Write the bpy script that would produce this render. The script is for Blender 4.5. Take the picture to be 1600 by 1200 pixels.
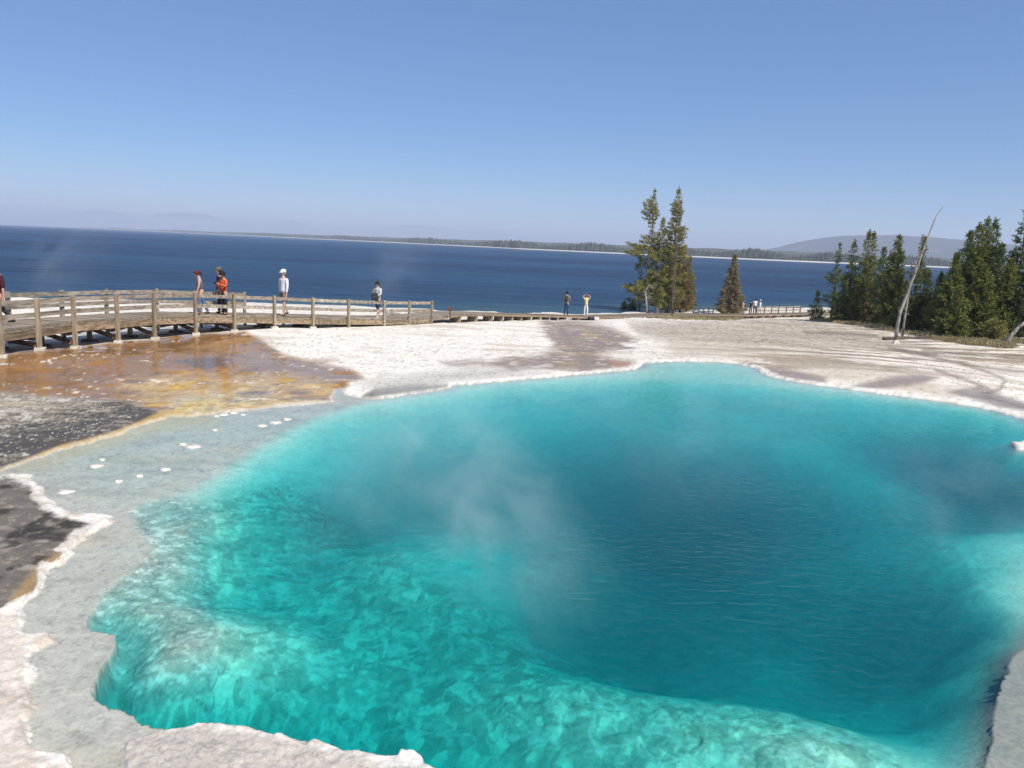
import bpy, bmesh, math, random
import numpy as np
from mathutils import Vector, Matrix

# ------------------------------------------------------------------ camera, sky, sun, exposure
for o in list(bpy.data.objects):
    bpy.data.objects.remove(o)
scn = bpy.context.scene
COL = scn.collection
CAM_Z = 3.4
FPX = 1200.0
PITCH = math.atan(216.2 / FPX)
ROLL = math.atan(0.042)
_F = np.array([0, math.cos(PITCH), -math.sin(PITCH)])
_R0 = np.array([1.0, 0, 0])
_U0 = np.cross(_R0, _F)
_R = _R0 * math.cos(ROLL) + _U0 * math.sin(ROLL)
_U = _U0 * math.cos(ROLL) - _R0 * math.sin(ROLL)
CAM = np.array([0, 0, CAM_Z])
cam_d = bpy.data.cameras.new('camera')
cam_d.sensor_width = 36.0
cam_d.lens = FPX / 1600.0 * 36.0
cam_d.clip_start = 0.1
cam_d.clip_end = 60000
cam = bpy.data.objects.new('camera', cam_d)
COL.objects.link(cam)
m = Matrix(((_R[0], _U[0], -_F[0], 0), (_R[1], _U[1], -_F[1], 0), (_R[2], _U[2], -_F[2], CAM_Z), (0, 0, 0, 1)))
cam.matrix_world = m
scn.camera = cam

SUN_AZ, SUN_EL = math.radians(140), math.radians(49)   # azimuth clockwise from the view direction
sun_dir = Vector((math.sin(SUN_AZ) * math.cos(SUN_EL), math.cos(SUN_AZ) * math.cos(SUN_EL), math.sin(SUN_EL)))
world = bpy.data.worlds.new('World')
scn.world = world
world.use_nodes = True
wn = world.node_tree
wn.nodes.clear()
sky = wn.nodes.new('ShaderNodeTexSky')
sky.sky_type = 'NISHITA'
sky.sun_disc = False
sky.sun_elevation = SUN_EL
sky.sun_rotation = SUN_AZ
sky.altitude = 2300
sky.air_density = 1.0
sky.dust_density = 0.1
sky.ozone_density = 4.0
bg = wn.nodes.new('ShaderNodeBackground')
bg.inputs['Strength'].default_value = 0.09
wo = wn.nodes.new('ShaderNodeOutputWorld')
hsv = wn.nodes.new('ShaderNodeHueSaturation'); hsv.inputs['Saturation'].default_value = 1.27
wn.links.new(sky.outputs[0], hsv.inputs['Color'])
hzc = wn.nodes.new('ShaderNodeMix'); hzc.data_type = 'RGBA'; hzc.inputs['Factor'].default_value = 0.36; hzc.inputs['B'].default_value = (1.95, 3.1, 5.45, 1)
wn.links.new(hsv.outputs[0], hzc.inputs['A']); wn.links.new(hzc.outputs['Result'], bg.inputs[0])
wn.links.new(bg.outputs[0], wo.inputs[0])
sun_l = bpy.data.lights.new('sun', 'SUN')
sun_l.energy = 4.3
sun_l.angle = math.radians(0.53)
sun_l.color = (1.0, 0.94, 0.85)
sun = bpy.data.objects.new('sun', sun_l)
sun.rotation_euler = sun_dir.to_track_quat('Z', 'Y').to_euler()
sun.location = (20, -20, 40)
COL.objects.link(sun)
scn.view_settings.view_transform = 'Standard'
scn.view_settings.look = 'None'
scn.view_settings.gamma = 1
scn.view_settings.exposure = 0.45
scn.view_settings.use_curve_mapping = False
scn.render.engine = 'CYCLES'
cy = scn.cycles
cy.use_denoising = True
cy.max_bounces = 10
cy.transparent_max_bounces = 24
cy.volume_bounces = 2
cy.volume_step_rate = 1.0
cy.volume_max_steps = 256
cy.caustics_reflective = False
cy.caustics_refractive = False
cy.sample_clamp_indirect = 4.0

# ------------------------------------------------------------------ survey helpers
def ray(px, py):
    v = _F * FPX + _R * (px - 800.0) + _U * (600.0 - py)
    return v / np.linalg.norm(v)
def at_z(px, py, z):
    v = ray(px, py)
    t = (z - CAM_Z) / v[2]
    return CAM + v * t
def at_d(px, py, d):            # d metres ahead along the ground
    v = ray(px, py)
    return CAM + v * (d / v[1])
def project(x, y, z):
    dx, dy, dz = x, y, z - CAM_Z
    c = dx * _F[0] + dy * _F[1] + dz * _F[2]
    r = dx * _R[0] + dy * _R[1] + dz * _R[2]
    u = dx * _U[0] + dy * _U[1] + dz * _U[2]
    c = np.where(c < 0.5, 0.5, c)
    return 800 + FPX * r / c, 600 - FPX * u / c

def _h(ix, iy, seed):
    n = (ix.astype(np.int64) * 374761393 + iy.astype(np.int64) * 668265263 + seed * 974711) & 0xffffffff
    n = ((n ^ (n >> 13)) * 1274126177) & 0xffffffff
    n = (n ^ (n >> 16)) & 0xffffffff
    return n.astype(np.float64) / 4294967295.0
def vnoise(x, y, seed=0):
    ix, iy = np.floor(x), np.floor(y)
    fx, fy = x - ix, y - iy
    fx = fx * fx * fx * (fx * (fx * 6 - 15) + 10)
    fy = fy * fy * fy * (fy * (fy * 6 - 15) + 10)
    a = _h(ix, iy, seed); b = _h(ix + 1, iy, seed); c = _h(ix, iy + 1, seed); d = _h(ix + 1, iy + 1, seed)
    return (a + (b - a) * fx) * (1 - fy) + (c + (d - c) * fx) * fy
def fbm(x, y, oct=4, seed=0, gain=0.5):
    s, a, t = 0, 1.0, 0
    for i in range(oct):
        s = s + a * (vnoise(x * 2 ** i + 17.3 * i, y * 2 ** i - 9.1 * i, seed + i) * 2 - 1)
        t += a; a *= gain
    return s / t
def worley(x, y, seed=0):
    ix, iy = np.floor(x), np.floor(y)
    f1 = np.full(x.shape, 9.0); f2 = np.full(x.shape, 9.0); cid = np.zeros(x.shape)
    for dx in (-1, 0, 1):
        for dy in (-1, 0, 1):
            cx, cy_ = ix + dx, iy + dy
            d = np.hypot(cx + _h(cx, cy_, seed) - x, cy_ + _h(cx, cy_, seed + 7) - y)
            c = _h(cx, cy_, seed + 13)
            m1 = d < f1
            f2 = np.where(m1, f1, np.minimum(f2, d)); cid = np.where(m1, c, cid); f1 = np.where(m1, d, f1)
    return f1, f2, cid
def sstep(a, b, x):
    t = np.clip((x - a) / (b - a), 0, 1)
    return t * t * (3 - 2 * t)
class TPS:
    def __init__(self, P, V, smooth=0.0):
        P = np.asarray(P, float); V = np.asarray(V, float)
        n = len(P)
        d2 = ((P[:, None] - P[None]) ** 2).sum(-1)
        K = 0.5 * d2 * np.log(d2 + 1e-9) + smooth * np.eye(n)
        A = np.zeros((n + 3, n + 3))
        A[:n, :n] = K; A[:n, n] = 1; A[:n, n + 1:] = P
        A[n, :n] = 1; A[n + 1:, :n] = P.T
        self.w = np.linalg.lstsq(A, np.concatenate([V, [0, 0, 0]]), rcond=None)[0]
        self.P = P
    def __call__(self, x, y):
        x = np.asarray(x, float).ravel(); y = np.asarray(y, float).ravel()
        out = np.empty(len(x)); n = len(self.P)
        for i in range(0, len(x), 40000):
            a, b = x[i:i + 40000], y[i:i + 40000]
            d2 = (a[:, None] - self.P[None, :, 0]) ** 2 + (b[:, None] - self.P[None, :, 1]) ** 2
            out[i:i + 40000] = (0.5 * d2 * np.log(d2 + 1e-9)) @ self.w[:n] + self.w[n] + self.w[n + 1] * a + self.w[n + 2] * b
        return out
def poly_sd(poly, x, y):        # signed distance, negative inside
    poly = np.asarray(poly, float)
    A = poly; B = np.roll(poly, -1, 0)
    x = np.asarray(x, float); y = np.asarray(y, float)
    best = np.full(x.shape, 1e18); inside = np.zeros(x.shape, bool)
    for (ax, ay), (bx, by) in zip(A, B):
        ex, ey = bx - ax, by - ay
        t = np.clip(((x - ax) * ex + (y - ay) * ey) / (ex * ex + ey * ey + 1e-12), 0, 1)
        d = (x - ax - t * ex) ** 2 + (y - ay - t * ey) ** 2
        best = np.minimum(best, d)
        if ey != 0:
            c = ((ay > y) != (by > y)) & (x < ex * (y - ay) / ey + ax)
            inside ^= c
    return np.where(inside, -1, 1) * np.sqrt(best)

# ------------------------------------------------------------------ object helpers
def tag(o, label=None, cat=None, group=None, kind=None):
    if label: o['label'] = label
    if cat: o['category'] = cat
    if group: o['group'] = group
    if kind: o['kind'] = kind
    return o
def empty(name, loc=(0, 0, 0), rz=0.0):
    o = bpy.data.objects.new(name, None)
    o.empty_display_size = 0.2
    COL.objects.link(o)
    o.location = loc; o.rotation_euler = (0, 0, rz)
    return o
def mesh_obj(name, v, f, mat=None, parent=None, smooth=False, loc=None):
    me = bpy.data.meshes.new(name)
    me.from_pydata([tuple(p) for p in v], [], [tuple(q) for q in f])
    me.update()
    if smooth:
        me.polygons.foreach_set('use_smooth', [True] * len(me.polygons))
    if mat: me.materials.append(mat)
    o = bpy.data.objects.new(name, me)
    COL.objects.link(o)
    if parent: o.parent = parent
    if loc is not None: o.location = loc
    return o
def inst(name, me, parent=None, matrix=None):
    o = bpy.data.objects.new(name, me)
    COL.objects.link(o)
    if parent: o.parent = parent
    if matrix is not None: o.matrix_local = matrix
    return o
def np_mesh(name, V, Fq, mat, kind=None, smooth=True):
    V = np.asarray(V, np.float32); Fq = np.asarray(Fq, np.int32)
    k = Fq.shape[1]
    me = bpy.data.meshes.new(name)
    me.vertices.add(len(V)); me.vertices.foreach_set('co', V.ravel())
    me.loops.add(Fq.size); me.loops.foreach_set('vertex_index', Fq.ravel())
    me.polygons.add(len(Fq)); me.polygons.foreach_set('loop_start', np.arange(0, Fq.size, k, dtype=np.int32))
    me.update(calc_edges=True)
    me.polygons.foreach_set('use_smooth', np.full(len(Fq), smooth))
    me.validate()
    if mat: me.materials.append(mat)
    o = bpy.data.objects.new(name, me)
    COL.objects.link(o)
    if kind: o['kind'] = kind
    return o
class MB:
    def __init__(s): s.v = []; s.f = []
    def box(s, c, half, M=None, jit=0.0, rnd=random):
        i = len(s.v)
        for dx in (-1, 1):
            for dy in (-1, 1):
                for dz in (-1, 1):
                    p = Vector((dx * half[0], dy * half[1], dz * half[2]))
                    if jit: p += Vector((rnd.uniform(-jit, jit),) * 3)
                    if M is not None: p = M @ p
                    s.v.append(tuple(p + Vector(c)))
        for q in ((0, 1, 3, 2), (4, 6, 7, 5), (0, 4, 5, 1), (2, 3, 7, 6), (0, 2, 6, 4), (1, 5, 7, 3)):
            s.f.append(tuple(i + k for k in q))
    def bar(s, a, b, w, h, up=(0, 0, 1)):     # a squared beam from a to b, w wide and h high
        a, b = Vector(a), Vector(b)
        d = (b - a); L = d.length; d.normalize()
        r = d.cross(Vector(up)); 
        if r.length < 1e-5: r = Vector((1, 0, 0))
        r.normalize(); u = r.cross(d)
        M = Matrix((r, d, u)).transposed()
        s.box((a + b) / 2, (w / 2, L / 2, h / 2), M)
    def tube(s, pts, radii, n=6, cap=True):
        pts = [Vector(p) for p in pts]
        i0 = len(s.v)
        for k, p in enumerate(pts):
            d = (pts[min(k + 1, len(pts) - 1)] - pts[max(k - 1, 0)]).normalized()
            r = d.cross(Vector((0.13, 0.97, 0.21))).normalized()
            u = d.cross(r)
            for j in range(n):
                a = 2 * math.pi * j / n
                s.v.append(tuple(p + (r * math.cos(a) + u * math.sin(a)) * radii[k]))
        for k in range(len(pts) - 1):
            for j in range(n):
                a, b = i0 + k * n + j, i0 + k * n + (j + 1) % n
                s.f.append((a, b, b + n, a + n))
        if cap:
            s.f.append(tuple(i0 + j for j in range(n))[::-1])
            e = i0 + (len(pts) - 1) * n
            s.f.append(tuple(e + j for j in range(n)))
    def lathe(s, prof, n=14, c=(0, 0, 0), sx=1, sy=1):
        i0 = len(s.v)
        for r, z in prof:
            for j in range(n):
                a = 2 * math.pi * j / n
                s.v.append((c[0] + sx * r * math.cos(a), c[1] + sy * r * math.sin(a), c[2] + z))
        for k in range(len(prof) - 1):
            for j in range(n):
                a, b = i0 + k * n + j, i0 + k * n + (j + 1) % n
                s.f.append((a, b, b + n, a + n))
        s.f.append(tuple(i0 + j for j in range(n))[::-1])
        e = i0 + (len(prof) - 1) * n
        s.f.append(tuple(e + j for j in range(n)))
    def build(s, name, mat, parent=None, smooth=False, loc=None):
        return mesh_obj(name, s.v, s.f, mat, parent, smooth, loc)

# ------------------------------------------------------------------ materials
def mat_new(name):
    m = bpy.data.materials.new(name); m.use_nodes = True
    nt = m.node_tree; nt.nodes.clear()
    out = nt.nodes.new('ShaderNodeOutputMaterial')
    return m, nt, out
def N(nt, typ, **kw):
    n = nt.nodes.new(typ)
    for k, v in kw.items():
        if hasattr(n, k): setattr(n, k, v)
        else: n.inputs[k.replace('_', ' ')].default_value = v
    return n
def noisy(name, c1, c2, scale=8, rough=0.8, bump=0.2, stretch=(1, 1, 1), spec=0.3, detail=6, dist=0.01, coords='Object', lo=0.35, hi=0.65, objvar=0.0):
    m, nt, out = mat_new(name); L = nt.links.new
    tc = N(nt, 'ShaderNodeTexCoord'); mp = N(nt, 'ShaderNodeMapping'); mp.inputs['Scale'].default_value = stretch
    L(tc.outputs[coords], mp.inputs[0])
    nz = N(nt, 'ShaderNodeTexNoise'); nz.inputs['Scale'].default_value = scale; nz.inputs['Detail'].default_value = detail
    L(mp.outputs[0], nz.inputs['Vector'])
    cr = N(nt, 'ShaderNodeValToRGB')
    cr.color_ramp.elements[0].position = lo; cr.color_ramp.elements[0].color = (*c1, 1)
    cr.color_ramp.elements[1].position = hi; cr.color_ramp.elements[1].color = (*c2, 1)
    L(nz.outputs[0], cr.inputs[0])
    p = N(nt, 'ShaderNodeBsdfPrincipled')
    p.inputs['Roughness'].default_value = rough
    p.inputs['Specular IOR Level'].default_value = spec
    colout = cr.outputs[0]
    if objvar:
        oi = N(nt, 'ShaderNodeObjectInfo'); hv = N(nt, 'ShaderNodeHueSaturation')
        mr = N(nt, 'ShaderNodeMapRange'); mr.inputs['To Min'].default_value = 1 - objvar; mr.inputs['To Max'].default_value = 1 + objvar
        L(oi.outputs['Random'], mr.inputs[0]); L(mr.outputs[0], hv.inputs['Value']); L(colout, hv.inputs['Color'])
        colout = hv.outputs[0]
    L(colout, p.inputs['Base Color'])
    if bump:
        b = N(nt, 'ShaderNodeBump'); b.inputs['Strength'].default_value = bump; b.inputs['Distance'].default_value = dist
        L(nz.outputs[0], b.inputs['Height']); L(b.outputs[0], p.inputs['Normal'])
    L(p.outputs[0], out.inputs[0])
    return m
M = {}
M['wood'] = noisy('weathered_wood', (0.15, 0.105, 0.065), (0.36, 0.275, 0.185), 14, 0.85, 0.3, (1, 0.12, 1), 0.2, objvar=0.22)
M['wood_post'] = noisy('post_wood', (0.2, 0.155, 0.105), (0.40, 0.33, 0.24), 14, 0.85, 0.3, (1, 1, 0.12), 0.2, objvar=0.15)
M['wood_grey'] = noisy('grey_rail_wood', (0.17, 0.145, 0.115), (0.39, 0.34, 0.275), 12, 0.85, 0.3, (1, 0.12, 1), 0.2, objvar=0.2)
M['plank'] = noisy('deck_plank_wood', (0.17, 0.135, 0.10), (0.34, 0.28, 0.215), 9, 0.85, 0.25, (0.3, 1, 1), 0.2, objvar=0.3)
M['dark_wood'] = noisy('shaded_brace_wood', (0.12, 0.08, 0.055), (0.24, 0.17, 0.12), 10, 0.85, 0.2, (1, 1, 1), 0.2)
M['concrete'] = noisy('footing_crust', (0.45, 0.42, 0.36), (0.7, 0.66, 0.58), 9, 0.9, 0.3)
M['bark'] = noisy('pine_bark', (0.05, 0.04, 0.032), (0.15, 0.12, 0.095), 10, 0.9, 0.5, (1, 1, 0.3))
M['bark_grey'] = noisy('grey_bark', (0.16, 0.145, 0.125), (0.36, 0.33, 0.29), 9, 0.9, 0.5, (1, 1, 0.3))
M['deadwood'] = noisy('bleached_deadwood', (0.11, 0.10, 0.085), (0.40, 0.37, 0.32), 6, 0.9, 0.5, (1, 1, 0.35), detail=9)
def leafmat(name, c1, c2):
    m, nt, out = mat_new(name); L = nt.links.new
    g = N(nt, 'ShaderNodeNewGeometry'); nz = N(nt, 'ShaderNodeTexNoise'); nz.inputs['Scale'].default_value = 1.1; nz.inputs['Detail'].default_value = 4
    tc = N(nt, 'ShaderNodeTexCoord'); L(tc.outputs['Object'], nz.inputs['Vector'])
    ad = N(nt, 'ShaderNodeMath', operation='ADD'); ml = N(nt, 'ShaderNodeMath', operation='MULTIPLY'); ml.inputs[1].default_value = 0.45
    L(g.outputs['Random Per Island'], ml.inputs[0]); L(nz.outputs[0], ad.inputs[0]); L(ml.outputs[0], ad.inputs[1])
    cr = N(nt, 'ShaderNodeValToRGB')
    cr.color_ramp.elements[0].position = 0.4; cr.color_ramp.elements[0].color = (*c1, 1)
    cr.color_ramp.elements[1].position = 1.0; cr.color_ramp.elements[1].color = (*c2, 1)
    L(ad.outputs[0], cr.inputs[0])
    p = N(nt, 'ShaderNodeBsdfPrincipled'); p.inputs['Roughness'].default_value = 0.65; p.inputs['Specular IOR Level'].default_value = 0.2
    L(cr.outputs[0], p.inputs['Base Color'])
    tr = N(nt, 'ShaderNodeBsdfTranslucent'); L(cr.outputs[0], tr.inputs[0])
    mx = N(nt, 'ShaderNodeMixShader'); mx.inputs[0].default_value = 0.33
    L(p.outputs[0], mx.inputs[1]); L(tr.outputs[0], mx.inputs[2]); L(mx.outputs[0], out.inputs[0])
    return m
M['needle'] = leafmat('pine_needles', (0.07, 0.095, 0.024), (0.25, 0.265, 0.07))
M['needle_dark'] = leafmat('dark_needles', (0.055, 0.085, 0.028), (0.19, 0.225, 0.07))
M['needle_olive'] = leafmat('olive_needles', (0.15, 0.15, 0.04), (0.38, 0.35, 0.11))
M['needle_brown'] = leafmat('browning_needles', (0.16, 0.11, 0.05), (0.33, 0.24, 0.11))
M['needle_greybrown'] = leafmat('grey_brown_needles', (0.17, 0.14, 0.085), (0.38, 0.32, 0.2))
M['grass'] = leafmat('dry_grass', (0.22, 0.18, 0.09), (0.46, 0.39, 0.22))

# ------------------------------------------------------------------ terrain
LAKE_Z = CAM_Z - 8.0
# the waterline of the pool with its shallow shelf (surveyed outline)
WPX = [(-60, 752), (0, 735), (51, 717), (110, 697), (175, 682), (215, 666), (262, 650), (300, 650), (340, 645), (378, 641), (436, 635), (475, 632), (512, 627),
       (524, 608), (533, 606), (540, 616), (566, 622), (585, 623), (620, 618), (650, 614), (695, 607), (712, 601), (760, 597), (820, 592), (882, 587), (925, 583),
       (960, 580), (985, 577), (998, 573), (1007, 566), (1050, 564.5), (1075, 564), (1115, 565), (1150, 568), (1180, 574), (1196, 584), (1214, 590), (1262, 599), (1311, 605), (1375, 614),
       (1430, 621), (1487, 629), (1530, 636), (1562, 642), (1600, 654), (1660, 680), (1640, 688), (1600, 690), (1582, 692), (1590, 702), (1640, 712), (1700, 740), (1760, 800), (1760, 880),
       (1740, 950), (1720, 1010), (1710, 1100), (1720, 1200), (1740, 1400), (1640, 1560), (1450, 1600), (1200, 1480), (1040, 1350), (860, 1262), (760, 1230), (690, 1205), (664, 1198), (645, 1182), (628, 1179), (622, 1189), (587, 1182),
       (560, 1178), (531, 1176), (510, 1168), (490, 1162), (477, 1171), (464, 1167), (441, 1152), (420, 1150), (400, 1145), (370, 1140), (340, 1134), (312, 1133), (290, 1139), (272, 1141), (240, 1150),
       (200, 1165), (190, 1200), (200, 1250), (150, 1240), (109, 1200), (97, 1185), (70, 1180), (50, 1175), (47, 1147), (37, 1129), (50, 1104), (40, 1079), (50, 1044), (34, 1029), (60, 1012), (78, 1004),
       (75, 994), (40, 994), (30, 985), (31, 950), (56, 929), (66, 905), (72, 888), (97, 879), (112, 858), (133, 837), (158, 824), (171, 818), (168, 809), (140, 807), (111, 806), (89, 793), (66, 774),
       (68, 766), (44, 752), (43, 744), (13, 742), (-60, 765)]
W = np.array([at_z(px, py, 0.0)[:2] for px, py in WPX])
LPX = [(420, 1150), (400, 1145), (370, 1140), (340, 1134), (312, 1133), (272, 1138), (240, 1136), (219, 1132), (206, 1122), (194, 1110), (170, 1100), (150, 1091), (144, 1075), (147, 1060), (156, 1044), (168, 1025), (178, 1007), (175, 991), (155, 985),
       (134, 979), (133, 968), (137, 957), (150, 940), (162, 922), (187, 897), (225, 876), (222, 845), (205, 825), (195, 800), (215, 782), (262, 770), (330, 735), (400, 690), (450, 662), (510, 640), (566, 625)]
LPX += WPX[17:54] + [(1720, 800), (1700, 900), (1640, 980), (1592, 1030), (1570, 1060), (1557, 1120), (1548, 1200), (1545, 1330), (1560, 1480), (1440, 1570), (1220, 1460), (1050, 1340)] + WPX[63:75]
Lp = np.array([at_z(px, py, 0.0)[:2] for px, py in LPX])

ctl = []
def gd(px, py, d): 
    p = at_d(px, py, d); ctl.append((p[0], p[1], p[2]))
def gh(px, py, z): 
    p = at_z(px, py, z); ctl.append((p[0], p[1], p[2]))
for (px, py, d) in [(55, 547, 21.1), (112, 544, 22.8), (180, 535, 24.3), (238, 529, 25.9), (303, 523, 27.3), (364, 518, 28.7), (427, 514, 30), (487, 513, 31.3), (543, 511.5, 32.6), (598, 509.5, 33.9), (637, 507.5, 35.5), (672, 506, 37.2),
                    (760, 503, 44), (830, 501, 51), (885, 500, 57.5), (945, 499, 61), (1005, 496, 64), (1100, 500, 72), (1168, 498, 88), (1270, 497, 96), (1397, 538, 50), (1300, 501, 84), (1500, 531, 55), (1600, 545, 46),
                    (1300, 560, 29), (1500, 580, 26), (1450, 541, 46), (700, 540, 27), (500, 560, 22.6), (1005, 540, 31.5), (1005, 515, 45), (860, 540, 29.5), (1180, 530, 38), (1690, 575, 36), (1800, 640, 24)]:
    gd(px, py, d)
for (px, py, z) in [(200, 600, -0.08), (50, 650, -0.02), (50, 590, -0.08), (350, 590, -0.08), (-150, 600, -0.05), (-150, 700, 0), (-100, 900, 0.05), (0, 1000, 0.05), (0, 860, 0.05), (450, 590, -0.08), (1600, 620, -0.02)]:
    gh(px, py, z)
for p in W[::3]:
    ctl.append((p[0], p[1], 0.035))
for px, y, zz in [(-300, 60, -2.2), (-300, 30, -0.6), (-100, 60, -2.3), (200, 60, -2.3), (450, 62, -2.4), (-300, 84, -4.6), (0, 85, -4.6), (200, 89, -4.6), (400, 92, -4.6), (580, 93, -4.6), (760, 93, -4.6), (900, 96, -4.6), (1000, 104, -4.6), (1150, 118, -4.6), (1270, 128, -4.6), (1400, 132, -4.6), (1600, 132, -4.6), (1900, 130, -4.6),
                  (-300, 140, -6.5), (200, 140, -6.5), (600, 140, -6.5), (900, 145, -6.5), (1200, 165, -6.5), (1500, 170, -6.5), (1900, 170, -6.3), (1500, 90, -3.3), (1700, 80, -2.6), (1900, 60, -1.5), (1650, 110, -3.9), (1350, 108, -4.0), (800, 72, -3.4), (680, 60, -2.6)]:
    t = math.atan((px - 800) / FPX)
    ctl.append((y * math.tan(t), y, zz))
for x, y, z in [(0, 0, 0.3), (0, -6, 0.35), (-6, -3, 0.3), (6, -3, 0.3), (-12, 4, 0.2), (12, 3, 0.2), (0, -40, 0.4), (-40, -20, 0.3), (40, -20, 0.6), (-40, 10, 0), (40, 10, 0.2), (0, -200, 0.5), (-200, -100, 0.5), (200, -100, 0.5), (-200, 60, -3), (200, 80, -1)]:
    ctl.append((x, y, z))
ctl = np.array(ctl)
BASE = TPS(ctl[:, :2], ctl[:, 2], 0.05)

# pool floor: path length of light through the water (down and up) at surveyed points -> depth
SIN_S = math.sin(SUN_EL)
def depth_for(px, py, Lpath):
    v = ray(px, py); s = -v[2]
    return 0.18 * Lpath / (1 / s + 1 / SIN_S)
DC = [(350, 950, 5.2), (230, 905, .8), (215, 960, .95), (250, 1000, 1.1), (290, 900, 1.0), (310, 960, 1.5), (165, 1066, 7), (185, 1088, 5.5), (225, 1050, 1.4), (300, 1050, 2.0), (240, 1110, 5), (330, 1110, 5.5), (420, 1120, 6.5),
      (450, 900, 6.2), (600, 1000, 6.3), (500, 1100, 6.4), (620, 1150, 6.6), (700, 950, 5.6), (640, 870, 5.4), (800, 1050, 5.2), (740, 1180, 5.5), (840, 1180, 4.6), (1000, 1140, 4), (1200, 1160, 2.4), (1300, 1180, 2.0), (1360, 1195, 2.2), (900, 1075, 4.4), (960, 1090, 4),
      (400, 780, 5.2), (340, 810, 2.0), (300, 830, 1.1), (380, 860, 4.8), (600, 750, 7.4), (800, 700, 7.2), (700, 800, 7.2), (800, 860, 7.6), (900, 800, 9.6), (1000, 830, 13), (900, 960, 11.5), (830, 930, 9), (1050, 950, 11.5), (1000, 1040, 9.5),
      (1120, 1050, 9), (1200, 1000, 9.8), (1330, 1080, 10), (1430, 1150, 10.5), (1500, 1020, 11), (1530, 1120, 9.5), (1550, 945, 5), (1610, 935, 3.5), (1560, 1010, 7), (1480, 1300, 6), (1250, 1300, 3.5), (1400, 1240, 4), (1560, 1040, 8), (1650, 850, 6), (1520, 1190, 9), (1400, 900, 9.8), (1300, 800, 9), (1150, 780, 12), (1250, 860, 11), (1100, 700, 7.6), (1000, 650, 5.4), (900, 625, 4.6), (1200, 645, 5.8), (1300, 690, 7),
      (1400, 660, 5.8), (1390, 760, 7), (1500, 655, 4.6), (1520, 755, 15), (1475, 750, 13), (1580, 755, 15), (1560, 710, 10), (1500, 815, 9.5), (1550, 860, 4.6), (1420, 830, 7), (700, 655, 4.4), (610, 660, 3.8), (530, 685, 4.2), (450, 720, 4.2), (380, 740, 3.6), (520, 820, 6.8), (560, 920, 5.8)]  # extra depth at the right edge stands in for a shadow on the pool
DP = []; DV = []
for px, py, Lq in DC:
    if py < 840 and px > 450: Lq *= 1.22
    elif 360 < px < 660 and Lq < 8: Lq *= 0.97 if py < 1060 else 0.88
    D = depth_for(px, py, Lq)
    p = at_z(px, py, -D); DP.append(p[:2]); DV.append(D)
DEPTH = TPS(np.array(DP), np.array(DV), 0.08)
# width of the slope from lip to floor: steep on the near side, long on the left and far side
WID = TPS(np.array([at_z(px, py, 0)[:2] for px, py in [(270, 1137), (600, 1180), (150, 1060), (140, 970), (200, 890), (330, 740), (450, 665), (600, 620), (900, 586), (1050, 565), (1300, 605), (1600, 655), (1640, 1000), (1300, 1350), (220, 800)]]),
          np.array([0.3, 0.3, 0.15, 0.35, 0.5, 1.6, 2.0, 2.2, 2.2, 2.2, 2.0, 2.2, 2.2, 1.6, 0.7]), 0.1)

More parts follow.
